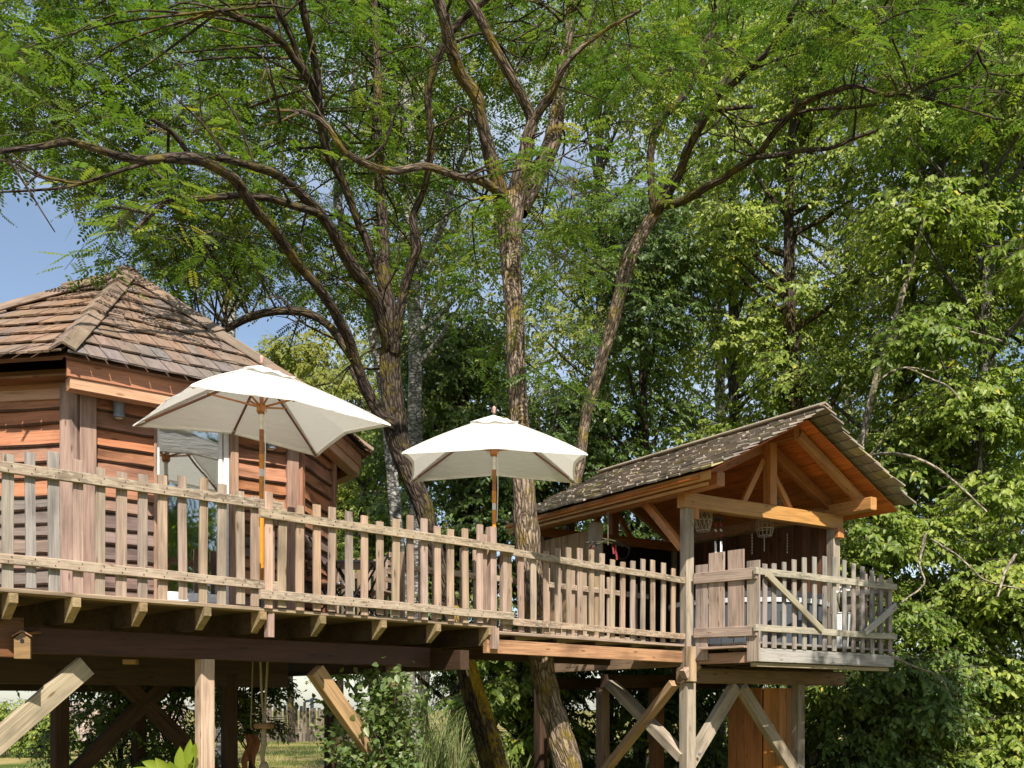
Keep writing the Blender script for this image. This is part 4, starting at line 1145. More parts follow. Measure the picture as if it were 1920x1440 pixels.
for px, y0, y1 in ((1410, 1000, 1040), (1433, 1004, 1034), (1476, 1000, 1038), (1547, 990, 1045)):
    a = pix(px, y0, 14.7 + (px - 1410) * .005)
    t = thing('bead_string', a, {1410: 'string of small beads hanging left of the bucket lantern', 1433: 'string of beads dangling straight below the bucket lantern', 1476: 'string of beads hanging right of the bucket lantern against planks', 1547: 'dark bead chain hanging beside the right pavilion post'}[px], 'bead string', 'bead strings in the pavilion')
    Ln = (y1 - y0) / F * a.y
    vv, qq, bk, _ = tube([tuple(a + Vector((0, 0, .12))), tuple(a - Vector((0, 0, Ln)))], [.003, .003], 4, .5, 0); tubes_obj('string', [(vv, qq, bk)], BLACK, t, False)
    for k in range(7):
        V, Fc = lathe([(.003, -.018), (.011, 0), (.003, .018)], 6)
        mesh_obj('bead', V, Fc, BLACK if px == 1547 else BEAD, t, Matrix.Translation(a - Vector((0, 0, Ln * (k + .5) / 7))))
# driftwood mobile with red ribbons
mp_ = pix(1140, 1022, 14.0)
mob = thing('driftwood_mobile', mp_, 'driftwood hanging mobile with red ribbons in the pavilion side opening', 'mobile')
lst = []
for (a, b) in (((-.3, .0, .03), (.22, .1, .0)), ((-.1, -.1, .07), (.3, 0, -.05)), ((-.25, 0, -.05), (.15, .1, .1))):
    vv, qq, bk, _ = tube([tuple(mp_ + Vector(a)), tuple(mp_ + (Vector(a) + Vector(b)) / 2 + Vector((0, 0, .03))), tuple(mp_ + Vector(b))], [.012, .015, .008], 6, .1, .2); lst.append((vv, qq, bk))
tubes_obj('driftwood', lst, BARKGREY, mob)
vv, qq, bk, _ = tube([tuple(mp_ + Vector((0, 0, .45))), tuple(mp_)], [.004, .004], 4, .3, 0); tubes_obj('string', [(vv, qq, bk)], ROPE, mob, False)
for dx, dz in ((-.22, -.14), (.06, -.12), (.1, -.2)):
    board('ribbon', mp_ + Vector((dx, 0, 0)), mp_ + Vector((dx + .02, 0, dz)), .012, .025, REDCLOTH, mob, up=(1, 0, 0))
P = [tuple(mp_ + Vector((.2 + .09 * math.cos(k * .524), .02, -.06 + .13 * math.sin(k * .524)))) for k in range(13)]
vv, qq, bk, _ = tube(P, [.006] * 13, 4, .3, 0); tubes_obj('hoop', [(vv, qq, bk)], BLACK, mob, False)

# ------------------------------------------------------------------ bistro set on the terrace
tp = pix(667, 1060, 11.45); tp.z = 0
tb = thing('bistro_table', tp + Vector((0, 0, DZ)), 'round dark folding bistro table behind the middle railing', 'table')
V, Fc = lathe([(.31, .695), (.325, .70), (.325, .72), (.31, .725)], 28); mesh_obj('tabletop', V, Fc, BLACK, tb, WORLD[tb])
for s in (-1, 1):
    for q in (-1, 1):
        board('leg', tp + Vector((.2 * s, .12 * q, DZ + .0)), tp + Vector((-.2 * s, .12 * q, DZ + .69)), .022, .022, BLACK, tb)
def chair(p, rz, label):
    t = thing('bistro_chair', p + Vector((0, 0, DZ)), label, 'chair', 'folding bistro chairs')
    M = Matrix.Translation(p + Vector((0, 0, DZ))) @ Matrix.Rotation(rz, 4, 'Z')
    q = lambda x, y, z: M @ Vector((x, y, z))
    upm = M.to_3x3() @ Vector((0, 1, 0))
    c = (.30, .22, .16)
    for k in range(5): board('seat_slat', q(-.17 + k * .085, -.2, .45), q(-.17 + k * .085, .2, .45), .065, .018, WOOD, t, color=c)
    for k in range(4): board('back_slat', q(-.21 - k * .02, -.2, .58 + k * .09), q(-.21 - k * .02, .2, .58 + k * .09), .016, .06, WOOD, t, color=c)
    for s in (-1, 1):
        board('leg', q(.22, .19 * s, 0), q(-.29, .19 * s, .93), .02, .02, BLACK, t)
        board('leg', q(-.22, .165 * s, 0), q(.18, .165 * s, .45), .02, .02, BLACK, t)
chair(Vector((pix(618, 1100, 11.2).x, 11.2, 0)), .5, 'folding slat chair left of the round bistro table')
chair(Vector((pix(705, 1100, 11.9).x, 11.9, 0)), 2.8, 'folding slat chair right of the round bistro table')

# ------------------------------------------------------------------ birdhouse, rope swing, little things
bpp = dk(e_at(43, .235), .235, 0); bp0 = bpp + Vector((0, 0, zpix(1210, bpp.y)))
bh = thing('birdhouse', bp0, 'small wooden nest box with pointed top hung under the terrace beam', 'birdhouse')
w, hh, dp = .055, .1, .06
prof = [(-w, -hh), (w, -hh), (w, .045), (0, .095), (-w, .045)]
V = [(x, y, z) for y in (-dp, dp) for (x, z) in prof]
Fc = [(0, 1, 2, 3, 4), (9, 8, 7, 6, 5)] + [(k, k + 5, (k + 1) % 5 + 5, (k + 1) % 5) for k in range(5)]
Mb = Matrix.Translation(bp0) @ Matrix.Rotation(.35, 4, 'Z')
mesh_obj('box', V, Fc, VARNISH, bh, Mb, (.22, .13, .05))
V, Fc = lathe([(.015, 0), (.015, .004)], 14)
mesh_obj('entrance_hole', V, Fc, BLACK, bh, Mb @ Matrix.Translation((0, -dp - .001, .03)) @ Matrix.Rotation(R(90), 4, 'X'))
for s in (-1, 1):
    a = Mb @ Vector((s * (w + .012), -dp - .015, .05)); b = Mb @ Vector((0, -dp - .015, .108))
    a2 = Mb @ Vector((s * (w + .012) / 2, -dp - .015, .083)); b2 = Mb @ Vector((s * (w + .012) / 2, dp, .083))
    board('roof_board', a2, b2, .075, .01, VARNISH, bh, up=(Mb.to_3x3() @ Vector((s * .6, 0, 1))), color=(.25, .12, .06))
board('hanger', bp0 + Vector((0, .05, .09)), bp0 + Vector((0, .3, .12)), .03, .02, VARNISH, bh, color=(.2, .1, .05))
sp = pix(495, 1250, 10.4)
sw = thing('rope_swing', sp, 'knotted rope with a wooden disc seat hanging under the terrace', 'rope swing')
lst = []
for s in (-1, 1):
    vv, qq, bk, _ = tube([tuple(sp + Vector((.04 * s, 0, .18))), tuple(sp + Vector((.02 * s, 0, -.3))), tuple(sp + Vector((0, 0, -.6)))], [.012] * 3, 6, .08, .1); lst.append((vv, qq, bk))
vv, qq, bk, _ = tube([tuple(sp + Vector((0, 0, -.6))), tuple(sp + Vector((-.01, 0, -.85))), tuple(sp + Vector((-.015, 0, -1.05)))], [.022, .026, .02], 8, .05, .15); lst.append((vv, qq, bk))
tubes_obj('rope', lst, ROPE, sw)
V, Fc = lathe([(.09, -.62), (.1, -.61), (.1, -.575), (.09, -.565)], 18); mesh_obj('disc_seat', V, Fc, VARNISH, sw, WORLD[sw], (.3, .16, .07))
V, Fc = lathe([(.01, -1.1), (.045, -1.06), (.05, -1.0), (.03, -.95)], 12); mesh_obj('knot', V, Fc, ROPE, sw, WORLD[sw], None, True)
cl = pix(470, 1402, 10.8)
hm = thing('hanging_cloth', cl, 'folded orange cloth hammock hanging in the dark beside the rope', 'hammock')
Vs, Fs = [], []
for i in range(9):
    for j in range(7):
        Vs.append((-.07 + .14 * j / 6 + .03 * math.sin(i * .8), .05 * math.sin(j * 2.1), .14 - .32 * i / 8 - .07 * math.cos(j * 1.05) * (i / 8)))
Fs = [(i * 7 + j, i * 7 + j + 1, (i + 1) * 7 + j + 1, (i + 1) * 7 + j) for i in range(8) for j in range(6)]
mesh_obj('cloth', Vs, Fs, ORANGECLOTH, hm, WORLD[hm], None, True)
vv, qq, bk, _ = tube([tuple(cl + Vector((0, 0, .2))), tuple(cl + Vector((0, .1, 1.0)))], [.008, .008], 5, .3, 0); tubes_obj('cord', [(vv, qq, bk)], ROPE, hm, False)
# small plank box light under the deck
board_l = pix(245, 1241, 9.6)
dl = board('deck_lamp', board_l + Vector((-.06, 0, 0)), board_l + Vector((.06, 0, 0)), .08, .045, VARNISH, None, color=(.4, .25, .12)); tag(dl, 'small wooden block fixed to the terrace underside', 'block')

# ------------------------------------------------------------------ far fences
pf = thing('palisade_fence', (pix(540, 0, 47).x, 47, 0), 'uneven palisade fence of split grey stakes beyond the lawn', 'fence')
x = -14.2
while x < -7.3:
    w = random.uniform(.1, .2)
    hgt = 1.78 - .035 * (x + 12) * 1.6 + random.uniform(-.16, .14)
    yy = 47 + (x + 12) * .15 + random.uniform(-.05, .05)
    board('stake', (x + w / 2, yy, -.05), (x + w / 2 + random.uniform(-.05, .05), yy, hgt), .05, w * .9, WOOD, pf, up=(1, 0, 0), color=vcol((.15, .12, .095), .45), slant=random.uniform(-.12, .12))
    x += w + random.uniform(.0, .05)
board('rail', (-14.3, 47, .5), (-7.4, 47.6, .5), .05, .1, WOOD, pf, color=(.2, .17, .13))
pl = thing('plank_fence', (pix(220, 0, 46).x, 46, 0), 'pale upright plank fence seen under the terrace at left', 'fence')
x = pix(120, 0, 46).x
while x < pix(345, 0, 46).x:
    w = random.uniform(.3, .38)
    board('plank', (x + w / 2, 46, .08), (x + w / 2, 46, 1.75 + random.uniform(-.05, .05)), .03, w - .03, WOOD, pl, up=(1, 0, 0), color=vcol((.40, .31, .26), .15))
    x += w
for z in (.4, 1.4): board('rail', (pix(118, 0, 46.05).x, 46.05, z), (pix(347, 0, 46.05).x, 46.05, z), .05, .09, WOOD, pl, color=(.25, .2, .16))
up_ = thing('utility_pole', (pix(585, 0, 60).x, 60, 0), 'thin grey pole with small lamp behind the palisade', 'pole')
vv, qq, bk, _ = tube([(pix(585, 0, 60).x, 60, 0), (pix(585, 0, 60).x, 60, zpix(1309, 60))], [.12, .1], 8, 1, 0); tubes_obj('shaft', [(vv, qq, bk)], GREYMETAL, up_)
board('lamp_head', (pix(580, 0, 60).x - .2, 60, zpix(1315, 60)), (pix(585, 0, 60).x, 60, zpix(1313, 60)), .15, .14, GREYMETAL, up_)

# ------------------------------------------------------------------ foliage generators
def unit(v): return v / (np.linalg.norm(v, axis=-1, keepdims=True) + 1e-9)

def broad_leaves(P, D, L_, Wd, simple=False, droop=.35, up=None):
    """P base (N,3), D direction (N,3): folded lanceolate leaves"""
    n = len(P)
    if up is None: up = np.tile([0, 0, 1.], (n, 1)) + rng.normal(0, .5, (n, 3))
    s = unit(np.cross(D, up)); nr = unit(np.cross(s, D))
    L_ = (L_ * rng.uniform(.5, 1.35, n))[:, None]; W = (Wd * rng.uniform(.8, 1.2, n))[:, None]
    dz = np.array([0, 0, -1.])
    mid = P + D * L_ * .5; tip = P + D * L_ + dz * L_ * droop * .5
    if simple:
        a = mid + s * W * .5 + nr * W * .12; b = mid - s * W * .5 + nr * W * .12
        V = np.stack([P, a, tip, b], 1)
        base = np.arange(n)[:, None] * 4
        Fc = np.concatenate([base + np.array([[0, 1, 2]]), base + np.array([[0, 2, 3]])], 0)
        return V.reshape(-1, 3), Fc, 4
    a1 = P + D * L_ * .3 + s * W * .5 + nr * W * .14; a2 = P + D * L_ * .68 + s * W * .4 + nr * W * .1 + dz * L_ * droop * .2
    b1 = P + D * L_ * .3 - s * W * .5 + nr * W * .14; b2 = P + D * L_ * .68 - s * W * .4 + nr * W * .1 + dz * L_ * droop * .2
    V = np.stack([P, a1, a2, tip, b2, b1], 1)
    base = np.arange(n)[:, None] * 6
    Fc = np.concatenate([base + np.array([[0, 1, 2, 3]]), base + np.array([[0, 3, 4, 5]])], 0)
    return V.reshape(-1, 3), Fc, 6

def pinnate(P, D, Ln, pairs=7, lw=.5):
    """compound leaves: P base, D direction of the rachis; each leaflet a folded kite"""
    n = len(P)
    up = np.tile([0, 0, 1.], (n, 1)) + rng.normal(0, .35, (n, 3))
    s = unit(np.cross(D, up)); nr = unit(np.cross(s, D))
    Ln = (Ln * rng.uniform(.6, 1.25, n))[:, None]
    dz = np.array([0, 0, -1.])
    Vs = []
    for j in range(pairs * 2 + 1):
        if j == pairs * 2: t, sg, dirn = 1.0, 0, D + dz * .35
        else:
            t = .2 + .8 * (j // 2) / pairs; sg = 1 if j % 2 else -1
            dirn = s * sg * .92 + D * .32 + dz * rng.uniform(.0, .35)
        dirn = unit(dirn)
        p = P + D * Ln * t + dz * Ln * .22 * t * t
        ll = Ln * .23 * (1 - .25 * abs(t - .55)); 
        wv = unit(np.cross(dirn, nr)) * ll * lw * .5
        Vs.append(np.stack([p, p + dirn * ll * .5 + wv, p + dirn * ll + dz * ll * .1, p + dirn * ll * .5 - wv], 1))
    k = len(Vs)
    V = np.stack(Vs, 1)                     # n,k,4,3
    base = (np.arange(n * k) * 4)[:, None]
    Fc = np.concatenate([base + np.array([[0, 1, 2]]), base + np.array([[0, 2, 3]])], 0)
    return V.reshape(-1, 3), Fc, k * 4

def prisms(A, B, r):
    """thin three sided twigs"""
    n = len(A); d = unit(B - A); ref = np.tile([.3, .2, 1.], (n, 1)); a = unit(np.cross(d, ref)); b = np.cross(d, a)
    ring = [a, -.5 * a + .87 * b, -.5 * a - .87 * b]
    V = np.concatenate([np.stack([A + x * r for x in ring], 1), np.stack([B + x * r * .5 for x in ring], 1)], 1)
    base = (np.arange(n) * 6)[:, None]
    q = np.concatenate([base + np.array([[i, (i + 1) % 3, (i + 1) % 3 + 3, i + 3]]) for i in range(3)], 0)
    return V.reshape(-1, 3), q

def crown_obj(parent, sets, m, name='crown'):
    Vs, Fs, va, off = [], [], [], 0
    for V, Fc, per, var in sets:
        Vs.append(V); Fs.append(Fc + off); va.append(np.repeat(var, per)); off += len(V)
    o = np_obj(name, np.concatenate(Vs), np.concatenate(Fs), m, parent, np.concatenate(va))
    o['kind'] = 'stuff'
    return o

# ------------------------------------------------------------------ hand-placed robinia trees
def P3(lst):          # [(px,py,Y,radius_px)] -> points, radii
    pts = [tuple(pix(a, b, Y)) for a, b, Y, r in lst]
    rad = [(r if r > 14 else r * .86) / F * Y for a, b, Y, r in lst]
    return pts, rad
TREES = {}
def limb_tree(name, label, trunk, limbs, m, group='robinia trees around the terrace', mlimb=None, seg=12):
    pts, rad = P3(trunk)
    b = pts[0]
    # carry the trunk down to the ground
    if b[2] > 0:
        d = np.array(pts[0]) - np.array(pts[1]); d /= max(1e-6, -d[2]) if d[2] < 0 else 1
        g0 = np.array(pts[0]) + d * min(1.0, 1) * b[2] * .8; g0[2] = -.05
        pts = [tuple(g0)] + pts; rad = [rad[0] * 1.25] + rad
    t = thing(name, (pts[0][0], pts[0][1], 0), label, 'tree', group)
    V, q, bk, C = tube(pts, rad, seg, .09, .05, len(TREES) * 7 + 1, .05)
    tubes_obj('trunk', [(V, q, bk)], m, t)
    paths = [C[len(C) // 2:]]
    for i, l in enumerate(limbs):
        pts, rad = P3(l)
        V, q, bk, C = tube(pts, rad, 8, .10, .10, i + 3, .16)
        tubes_obj('limb', [(V, q, bk)], mlimb or m, t)
        paths.append(C)
    TREES[name + label] = (t, np.concatenate(paths))
    return t, np.concatenate(paths)

T1 = limb_tree('robinia_tree', 'thick furrowed trunk leaning through the walkway, forked above the smaller parasol',
    [(1068, 1445, 12.6, 28), (1040, 1350, 12.6, 24), (1018, 1255, 12.6, 23), (1000, 1120, 12.6, 24), (988, 1000, 12.6, 25), (983, 930, 12.6, 22), (975, 820, 12.7, 19), (968, 700, 12.7, 18), (965, 600, 12.7, 17.5), (958, 500, 12.8, 20), (956, 430, 12.8, 24), (960, 370, 12.8, 25)],
    [[(950, 400, 12.8, 16), (927, 327, 12.6, 15), (910, 260, 12.4, 14), (893, 187, 12.2, 14), (867, 143, 12.0, 14), (847, 93, 11.8, 14), (830, 33, 11.6, 14), (800, -40, 11.4, 13)],
     [(953, 375, 12.8, 12), (907, 343, 12.3, 9), (847, 327, 11.8, 8), (797, 313, 11.4, 8), (740, 320, 11.2, 8), (693, 310, 11.0, 7.5), (645, 283, 10.8, 7), (617, 240, 10.7, 6), (580, 213, 10.6, 5), (540, 207, 10.5, 3.5), (500, 206, 10.5, 1.5)],
     [(612, 235, 10.7, 4), (585, 190, 10.6, 3), (560, 165, 10.5, 2), (520, 150, 10.4, 1.2)], [(560, 210, 10.55, 3), (525, 228, 10.4, 2), (485, 236, 10.3, 1.2)],
     [(965, 390, 12.8, 20), (975, 333, 12.7, 18), (992, 255, 12.6, 14), (998, 222, 12.6, 13), (970, 167, 12.4, 12), (947, 127, 12.3, 11), (927, 87, 12.2, 11), (903, 43, 12.1, 11), (870, -20, 12, 10)],
     [(998, 230, 12.6, 10), (1015, 200, 12.5, 10), (1033, 173, 12.4, 9), (1067, 113, 12.2, 7), (1130, 60, 12, 4), (1200, 20, 11.8, 3)],
     [(972, 400, 12.9, 19), (1000, 345, 13.0, 18), (1030, 283, 13.2, 16), (1040, 233, 13.4, 15), (1052, 160, 13.6, 13), (1065, 60, 13.8, 11), (1080, -30, 14, 10)]],
    BARK, mlimb=BARKMID)
T2 = limb_tree('robinia_tree', 'dark many limbed tree behind the larger parasol, spreading over the cabin roof',
    [(918, 1445, 13.7, 17), (873, 1260, 13.7, 17), (833, 1100, 13.7, 18), (795, 960, 13.6, 18), (757, 860, 13.6, 22), (740, 790, 13.6, 24), (733, 700, 13.6, 21), (733, 640, 13.6, 19)],
    [[(742, 800, 13.5, 15), (703, 767, 13.4, 13), (673, 693, 13.2, 12), (655, 640, 13, 12), (633, 593, 12.7, 12), (603, 550, 12.4, 11), (567, 507, 12.1, 11), (517, 437, 11.5, 11), (477, 390, 11, 11), (443, 340, 10.6, 11), (400, 310, 10.2, 11), (360, 297, 9.9, 11), (300, 297, 9.5, 10), (233, 297, 9.2, 9), (180, 277, 8.9, 8), (127, 263, 8.7, 7), (90, 273, 8.5, 6), (0, 285, 8.2, 5), (-60, 300, 8, 4)],
     [(733, 650, 13.5, 15), (715, 600, 13.3, 14), (700, 553, 13.1, 14), (653, 487, 12.7, 13), (607, 407, 12.2, 11), (560, 360, 11.8, 10), (520, 327, 11.4, 9), (467, 310, 11, 8), (417, 297, 10.6, 7), (367, 290, 10.3, 6)],
     [(607, 407, 12.2, 8), (587, 397, 12, 8), (547, 383, 11.7, 8), (490, 370, 11.3, 7), (433, 367, 11, 7), (370, 372, 10.7, 6), (323, 373, 10.4, 6), (285, 400, 10.2, 5), (250, 435, 10, 4)],
     [(664, 675, 13.1, 9), (640, 640, 13.2, 9), (613, 607, 13.3, 9), (587, 590, 13.3, 9), (553, 583, 13.4, 9), (520, 583, 13.5, 8), (493, 587, 13.5, 8), (453, 603, 13.6, 8), (413, 623, 13.7, 7), (360, 650, 13.8, 6)],
     [(733, 660, 13.6, 17), (726, 570, 13.7, 16), (718, 487, 13.8, 14), (715, 387, 14, 12), (709, 270, 14.2, 10), (707, 130, 14.4, 9), (702, 0, 14.6, 8), (700, -60, 14.7, 8)],
     [(722, 560, 13.7, 10), (707, 507, 13.6, 10), (688, 455, 13.5, 9), (664, 400, 13.3, 9), (640, 335, 13.1, 9), (617, 295, 12.9, 10), (602, 235, 12.7, 11), (593, 180, 12.5, 11), (573, 140, 12.2, 10), (550, 110, 12, 9), (533, 83, 11.8, 8), (500, 57, 11.5, 7), (467, 40, 11.2, 6), (413, 20, 10.9, 5)],
     [(598, 215, 12.6, 8), (600, 173, 12.5, 8), (590, 110, 12.3, 8), (576, 50, 12, 8), (563, -10, 11.8, 8)],
     [(572, 138, 12.2, 6), (547, 73, 12, 6), (527, 33, 11.8, 6), (505, -20, 11.6, 5)],
     [(738, 660, 13.5, 13), (743, 625, 13.4, 11), (752, 575, 13.3, 10), (765, 518, 13.2, 10), (780, 468, 13.1, 10), (777, 437, 13, 9), (773, 407, 13, 8), (790, 368, 12.9, 7), (800, 333, 12.8, 7), (807, 283, 12.7, 8), (803, 187, 12.5, 8), (810, 143, 12.4, 8), (827, 93, 12.3, 8), (860, 45, 12.2, 7), (917, -5, 12, 6)],
     [(359, 295, 9.9, 6), (335, 262, 9.8, 6), (317, 243, 9.7, 6), (283, 223, 9.6, 4)],
     [(300, 300, 9.5, 4), (220, 322, 9.3, 4), (180, 335, 9.2, 4), (120, 352, 9.1, 3), (0, 360, 9, 2)],
     [(740, 790, 13.6, 10), (690, 745, 14, 9), (660, 690, 14.3, 8)]],
    BARKDARK)
T3 = limb_tree('robinia_tree', 'slender mossy trunk curving up to the right behind the pavilion roof',
    [(1072, 960, 17, 13), (1088, 865, 17, 12), (1095, 800, 17, 12), (1108, 745, 17, 13), (1130, 670, 17, 14), (1150, 600, 17, 14), (1165, 540, 17, 14), (1178, 490, 17, 15), (1203, 440, 17, 14), (1235, 390, 16.9, 13)],
    [[(1228, 400, 16.9, 11), (1240, 385, 16.8, 10), (1280, 377, 16.5, 9), (1340, 343, 16, 8), (1393, 310, 15.6, 8), (1420, 290, 15.4, 7), (1467, 230, 15, 7), (1513, 190, 14.6, 6), (1567, 170, 14.2, 6), (1603, 160, 14, 5), (1657, 177, 13.7, 5), (1713, 177, 13.4, 4), (1780, 197, 13, 3), (1880, 225, 12.6, 2)],
     [(1700, 177, 13.4, 4), (1747, 153, 13.1, 3.5), (1800, 137, 12.8, 3), (1820, 117, 12.7, 3), (1843, 73, 12.6, 2)],
     [(1418, 295, 15.4, 6), (1450, 292, 15.2, 6), (1497, 283, 15, 5), (1563, 277, 14.7, 4.5), (1600, 260, 14.5, 4), (1647, 243, 14.3, 3)],
     [(1232, 395, 16.9, 12), (1258, 352, 16.7, 11), (1280, 310, 16.5, 10), (1300, 260, 16.2, 9), (1330, 207, 15.9, 9), (1347, 180, 15.7, 8), (1390, 143, 15.4, 8), (1437, 100, 15, 7), (1467, 57, 14.8, 6), (1493, 13, 14.6, 6), (1520, -25, 14.4, 5)],
     [(1300, 262, 16.2, 6), (1318, 215, 16.3, 6), (1345, 170, 16.5, 6), (1372, 125, 16.6, 5), (1372, 70, 16.8, 4)],
     [(1437, 100, 15, 5), (1480, 87, 14.7, 4), (1520, 72, 14.4, 4), (1593, 80, 14, 3), (1630, 60, 13.8, 2.5)],
     [(1226, 390, 17, 8), (1220, 330, 17, 8), (1220, 293, 17, 8), (1233, 233, 17.1, 8), (1280, 185, 17.2, 7), (1300, 150, 17.2, 6), (1328, 82, 17.3, 5), (1340, 30, 17.4, 4)],
     [(1455, 235, 15.1, 4), (1513, 207, 14.9, 4), (1613, 200, 14.6, 3.5), (1655, 191, 14.5, 3)],
     [(1288, 225, 16.4, 4), (1320, 213, 16.3, 5), (1345, 205, 16.2, 5), (1412, 200, 16, 4)]],
    BARK, mlimb=BARKDARK)
T2b = limb_tree('leaning_trunk', 'trunk covered in yellow lichen leaning beside the rose under the walkway corner',
    [(936, 1420, 13.1, 13.5), (915, 1350, 13.1, 13), (896, 1285, 13.1, 12), (878, 1230, 13.2, 11), (850, 1140, 13.45, 12)], [], BARKLICH, group=None)
TB = limb_tree('birch_tree', 'white barked birch showing between the dark limbs above the larger parasol',
    [(745, 1000, 16.5, 13), (722, 760, 16.5, 11), (712, 690, 16.5, 11), (703, 645, 16.5, 11), (695, 570, 16.5, 11), (690, 527, 16.5, 11), (675, 490, 16.5, 11), (655, 450, 16.5, 10), (640, 410, 16.5, 10), (633, 380, 16.5, 10), (640, 300, 16.5, 9), (660, 200, 16.5, 8), (668, 100, 16.5, 7), (680, -30, 16.5, 6)],
    [[(702, 640, 16.5, 7), (730, 563, 16.3, 7), (753, 537, 16.2, 8), (787, 507, 16.1, 8), (802, 475, 16, 8), (820, 440, 15.9, 8), (838, 397, 15.8, 8), (850, 340, 15.8, 6), (880, 250, 15.7, 4), (900, 150, 15.6, 3)]], BARKBIRCH, group=None)

# robinia foliage: clusters of twigs carrying compound leaves
def robinia_crown(tree, path, regions, holes=(), leafL=.31):
    centers = []
    for (x0, x1, y0, y1, nb, Y0, Y1) in regions:
        k = 0; tries = 0
        while k < nb and tries < nb * 20:
            tries += 1
            px, py, Y = random.uniform(x0, x1), random.uniform(y0, y1), random.uniform(Y0, Y1)
            if any(((px - hx) / hrx) ** 2 + ((py - hy) / hry) ** 2 < 1 for hx, hy, hrx, hry in holes): continue
            centers.append(pix(px, py, Y)); k += 1
    C = np.array([tuple(c) for c in centers])
    # branchlets from the nearest limb point
    lst = []
    for i, c in enumerate(C):
        j = np.argmin(np.linalg.norm(path - c, axis=1) + rng.random(len(path)) * .8)
        a = path[j]
        if np.linalg.norm(a - c) > 2.6: continue
        m = (a + c) / 2 + np.array([0, 0, .25]) + rng.normal(0, .15, 3)
        V, q, bk, _ = tube([tuple(a), tuple(m), tuple(c)], [.016, .011, .005], 5, .25, .2, i % 17); lst.append((V, q, bk))
    for k in range(24):
        a = path[rng.integers(len(path) // 4, len(path))]
        L2 = rng.uniform(.4, 1.2); d = unit(rng.normal(0, 1, 3) * np.array([1, .8, .5]) + np.array([0, 0, .35]))
        m = a + d * L2 * .5 + rng.normal(0, .1, 3); e = a + d * L2 + np.array([0, 0, rng.uniform(-.3, .25)]) + rng.normal(0, .12, 3)
        V, q, bk, C2 = tube([tuple(a), tuple(m), tuple(e)], [.02, .013, .005], 5, .16, .2, k % 19); lst.append((V, q, bk))
        for _ in range(2):
            b0 = C2[rng.integers(len(C2) // 3, len(C2))]; d2 = unit(d + rng.normal(0, .6, 3)); l3 = rng.uniform(.3, .8)
            V, q, bk, _c = tube([tuple(b0), tuple(b0 + d2 * l3 * .5 + rng.normal(0, .05, 3)), tuple(b0 + d2 * l3)], [.011, .008, .004], 4, .15, .2, k % 13); lst.append((V, q, bk))
    if lst: tubes_obj('branchlet', lst, BARKDARK, tree)['kind'] = 'stuff'
    ns = 9
    tw = np.repeat(C, ns, 0) + rng.normal(0, [.28, .28, .18], (len(C) * ns, 3))
    out = unit(tw - np.repeat(C, ns, 0) + rng.normal(0, .15, tw.shape)); out[:, 2] = out[:, 2] * .4 - .12; out = unit(out)
    tl = rng.uniform(.3, .65, len(tw))[:, None]
    end = tw + out * tl
    nl = 6
    f = np.linspace(.1, 1, nl)
    P = (tw[:, None] + (end - tw)[:, None] * f[None, :, None]).reshape(-1, 3)
    Dt = np.repeat(out, nl, 0)
    side = unit(np.cross(Dt, [0, 0, 1.])) * np.tile(np.where(np.arange(nl) % 2, 1, -1), len(tw))[:, None]
    D = unit(side * .8 + Dt * .55 + rng.normal(0, .22, P.shape) + np.array([0, 0, -.12]))
    V, Fc, per = pinnate(P, D, leafL)
    cv = np.repeat(rng.random(len(C)), ns * nl)
    var = np.clip(.55 * cv + .45 * rng.random(len(P)), 0, .92); var[rng.random(len(P)) < .012] = 1
    crown_obj(tree, [(V, Fc, per, var)], LEAF_ROB)
    Vt, qt = prisms(np.concatenate([np.repeat(C, ns, 0), tw]), np.concatenate([tw, end]), .005)
    o = np_obj('twig', Vt, qt, TWIG, tree); o['kind'] = 'stuff'

robinia_crown(T2[0], T2[1],
    [(-140, 330, -120, 120, 30, 11.8, 14.5), (-140, 420, 90, 280, 28, 11, 14), (300, 640, -100, 250, 25, 12, 16), (120, 450, 300, 460, 12, 11.5, 15), (430, 640, 250, 480, 9, 13.6, 16),
     (150, 430, 430, 500, 9, 13, 16), (400, 660, 470, 570, 6, 14, 16), (-30, 50, 310, 460, 3, 9, 10), (600, 860, -80, 300, 19, 14.5, 17), (640, 880, 300, 540, 9, 14.5, 17), (90, 250, 380, 440, 2, 10, 12), (-20, 30, 500, 560, 1, 10, 11)],
    holes=[(200, 525, 180, 105), (75, 425, 140, 150), (90, 540, 110, 70), (480, 570, 60, 40), (350, 620, 120, 60)])
robinia_crown(T1[0], T1[1],
    [(840, 1000, -100, 130, 9, 14, 16.5), (1040, 1280, -100, 90, 12, 12, 16), (1120, 1300, 60, 180, 4, 14, 16), (780, 930, 120, 330, 5, 14.5, 17), (880, 1000, 430, 620, 3, 14, 16), (1030, 1075, 430, 550, 2, 12.6, 14), (1070, 1120, 340, 380, 2, 11.5, 12.5), (1000, 1060, 690, 730, 1, 13, 14)],
    holes=[(985, 250, 60, 120)])
robinia_crown(T3[0], T3[1],
    [(1280, 1520, -80, 50, 5, 14, 17), (1480, 1700, -60, 110, 7, 13, 16), (1640, 1930, 10, 200, 9, 12.5, 15), (1300, 1420, 60, 160, 1, 17.5, 19), (1500, 1650, 170, 240, 1, 14.5, 15.5), (1020, 1060, 440, 520, 1, 17.4, 18)],
    holes=[(1390, 290, 80, 50)])

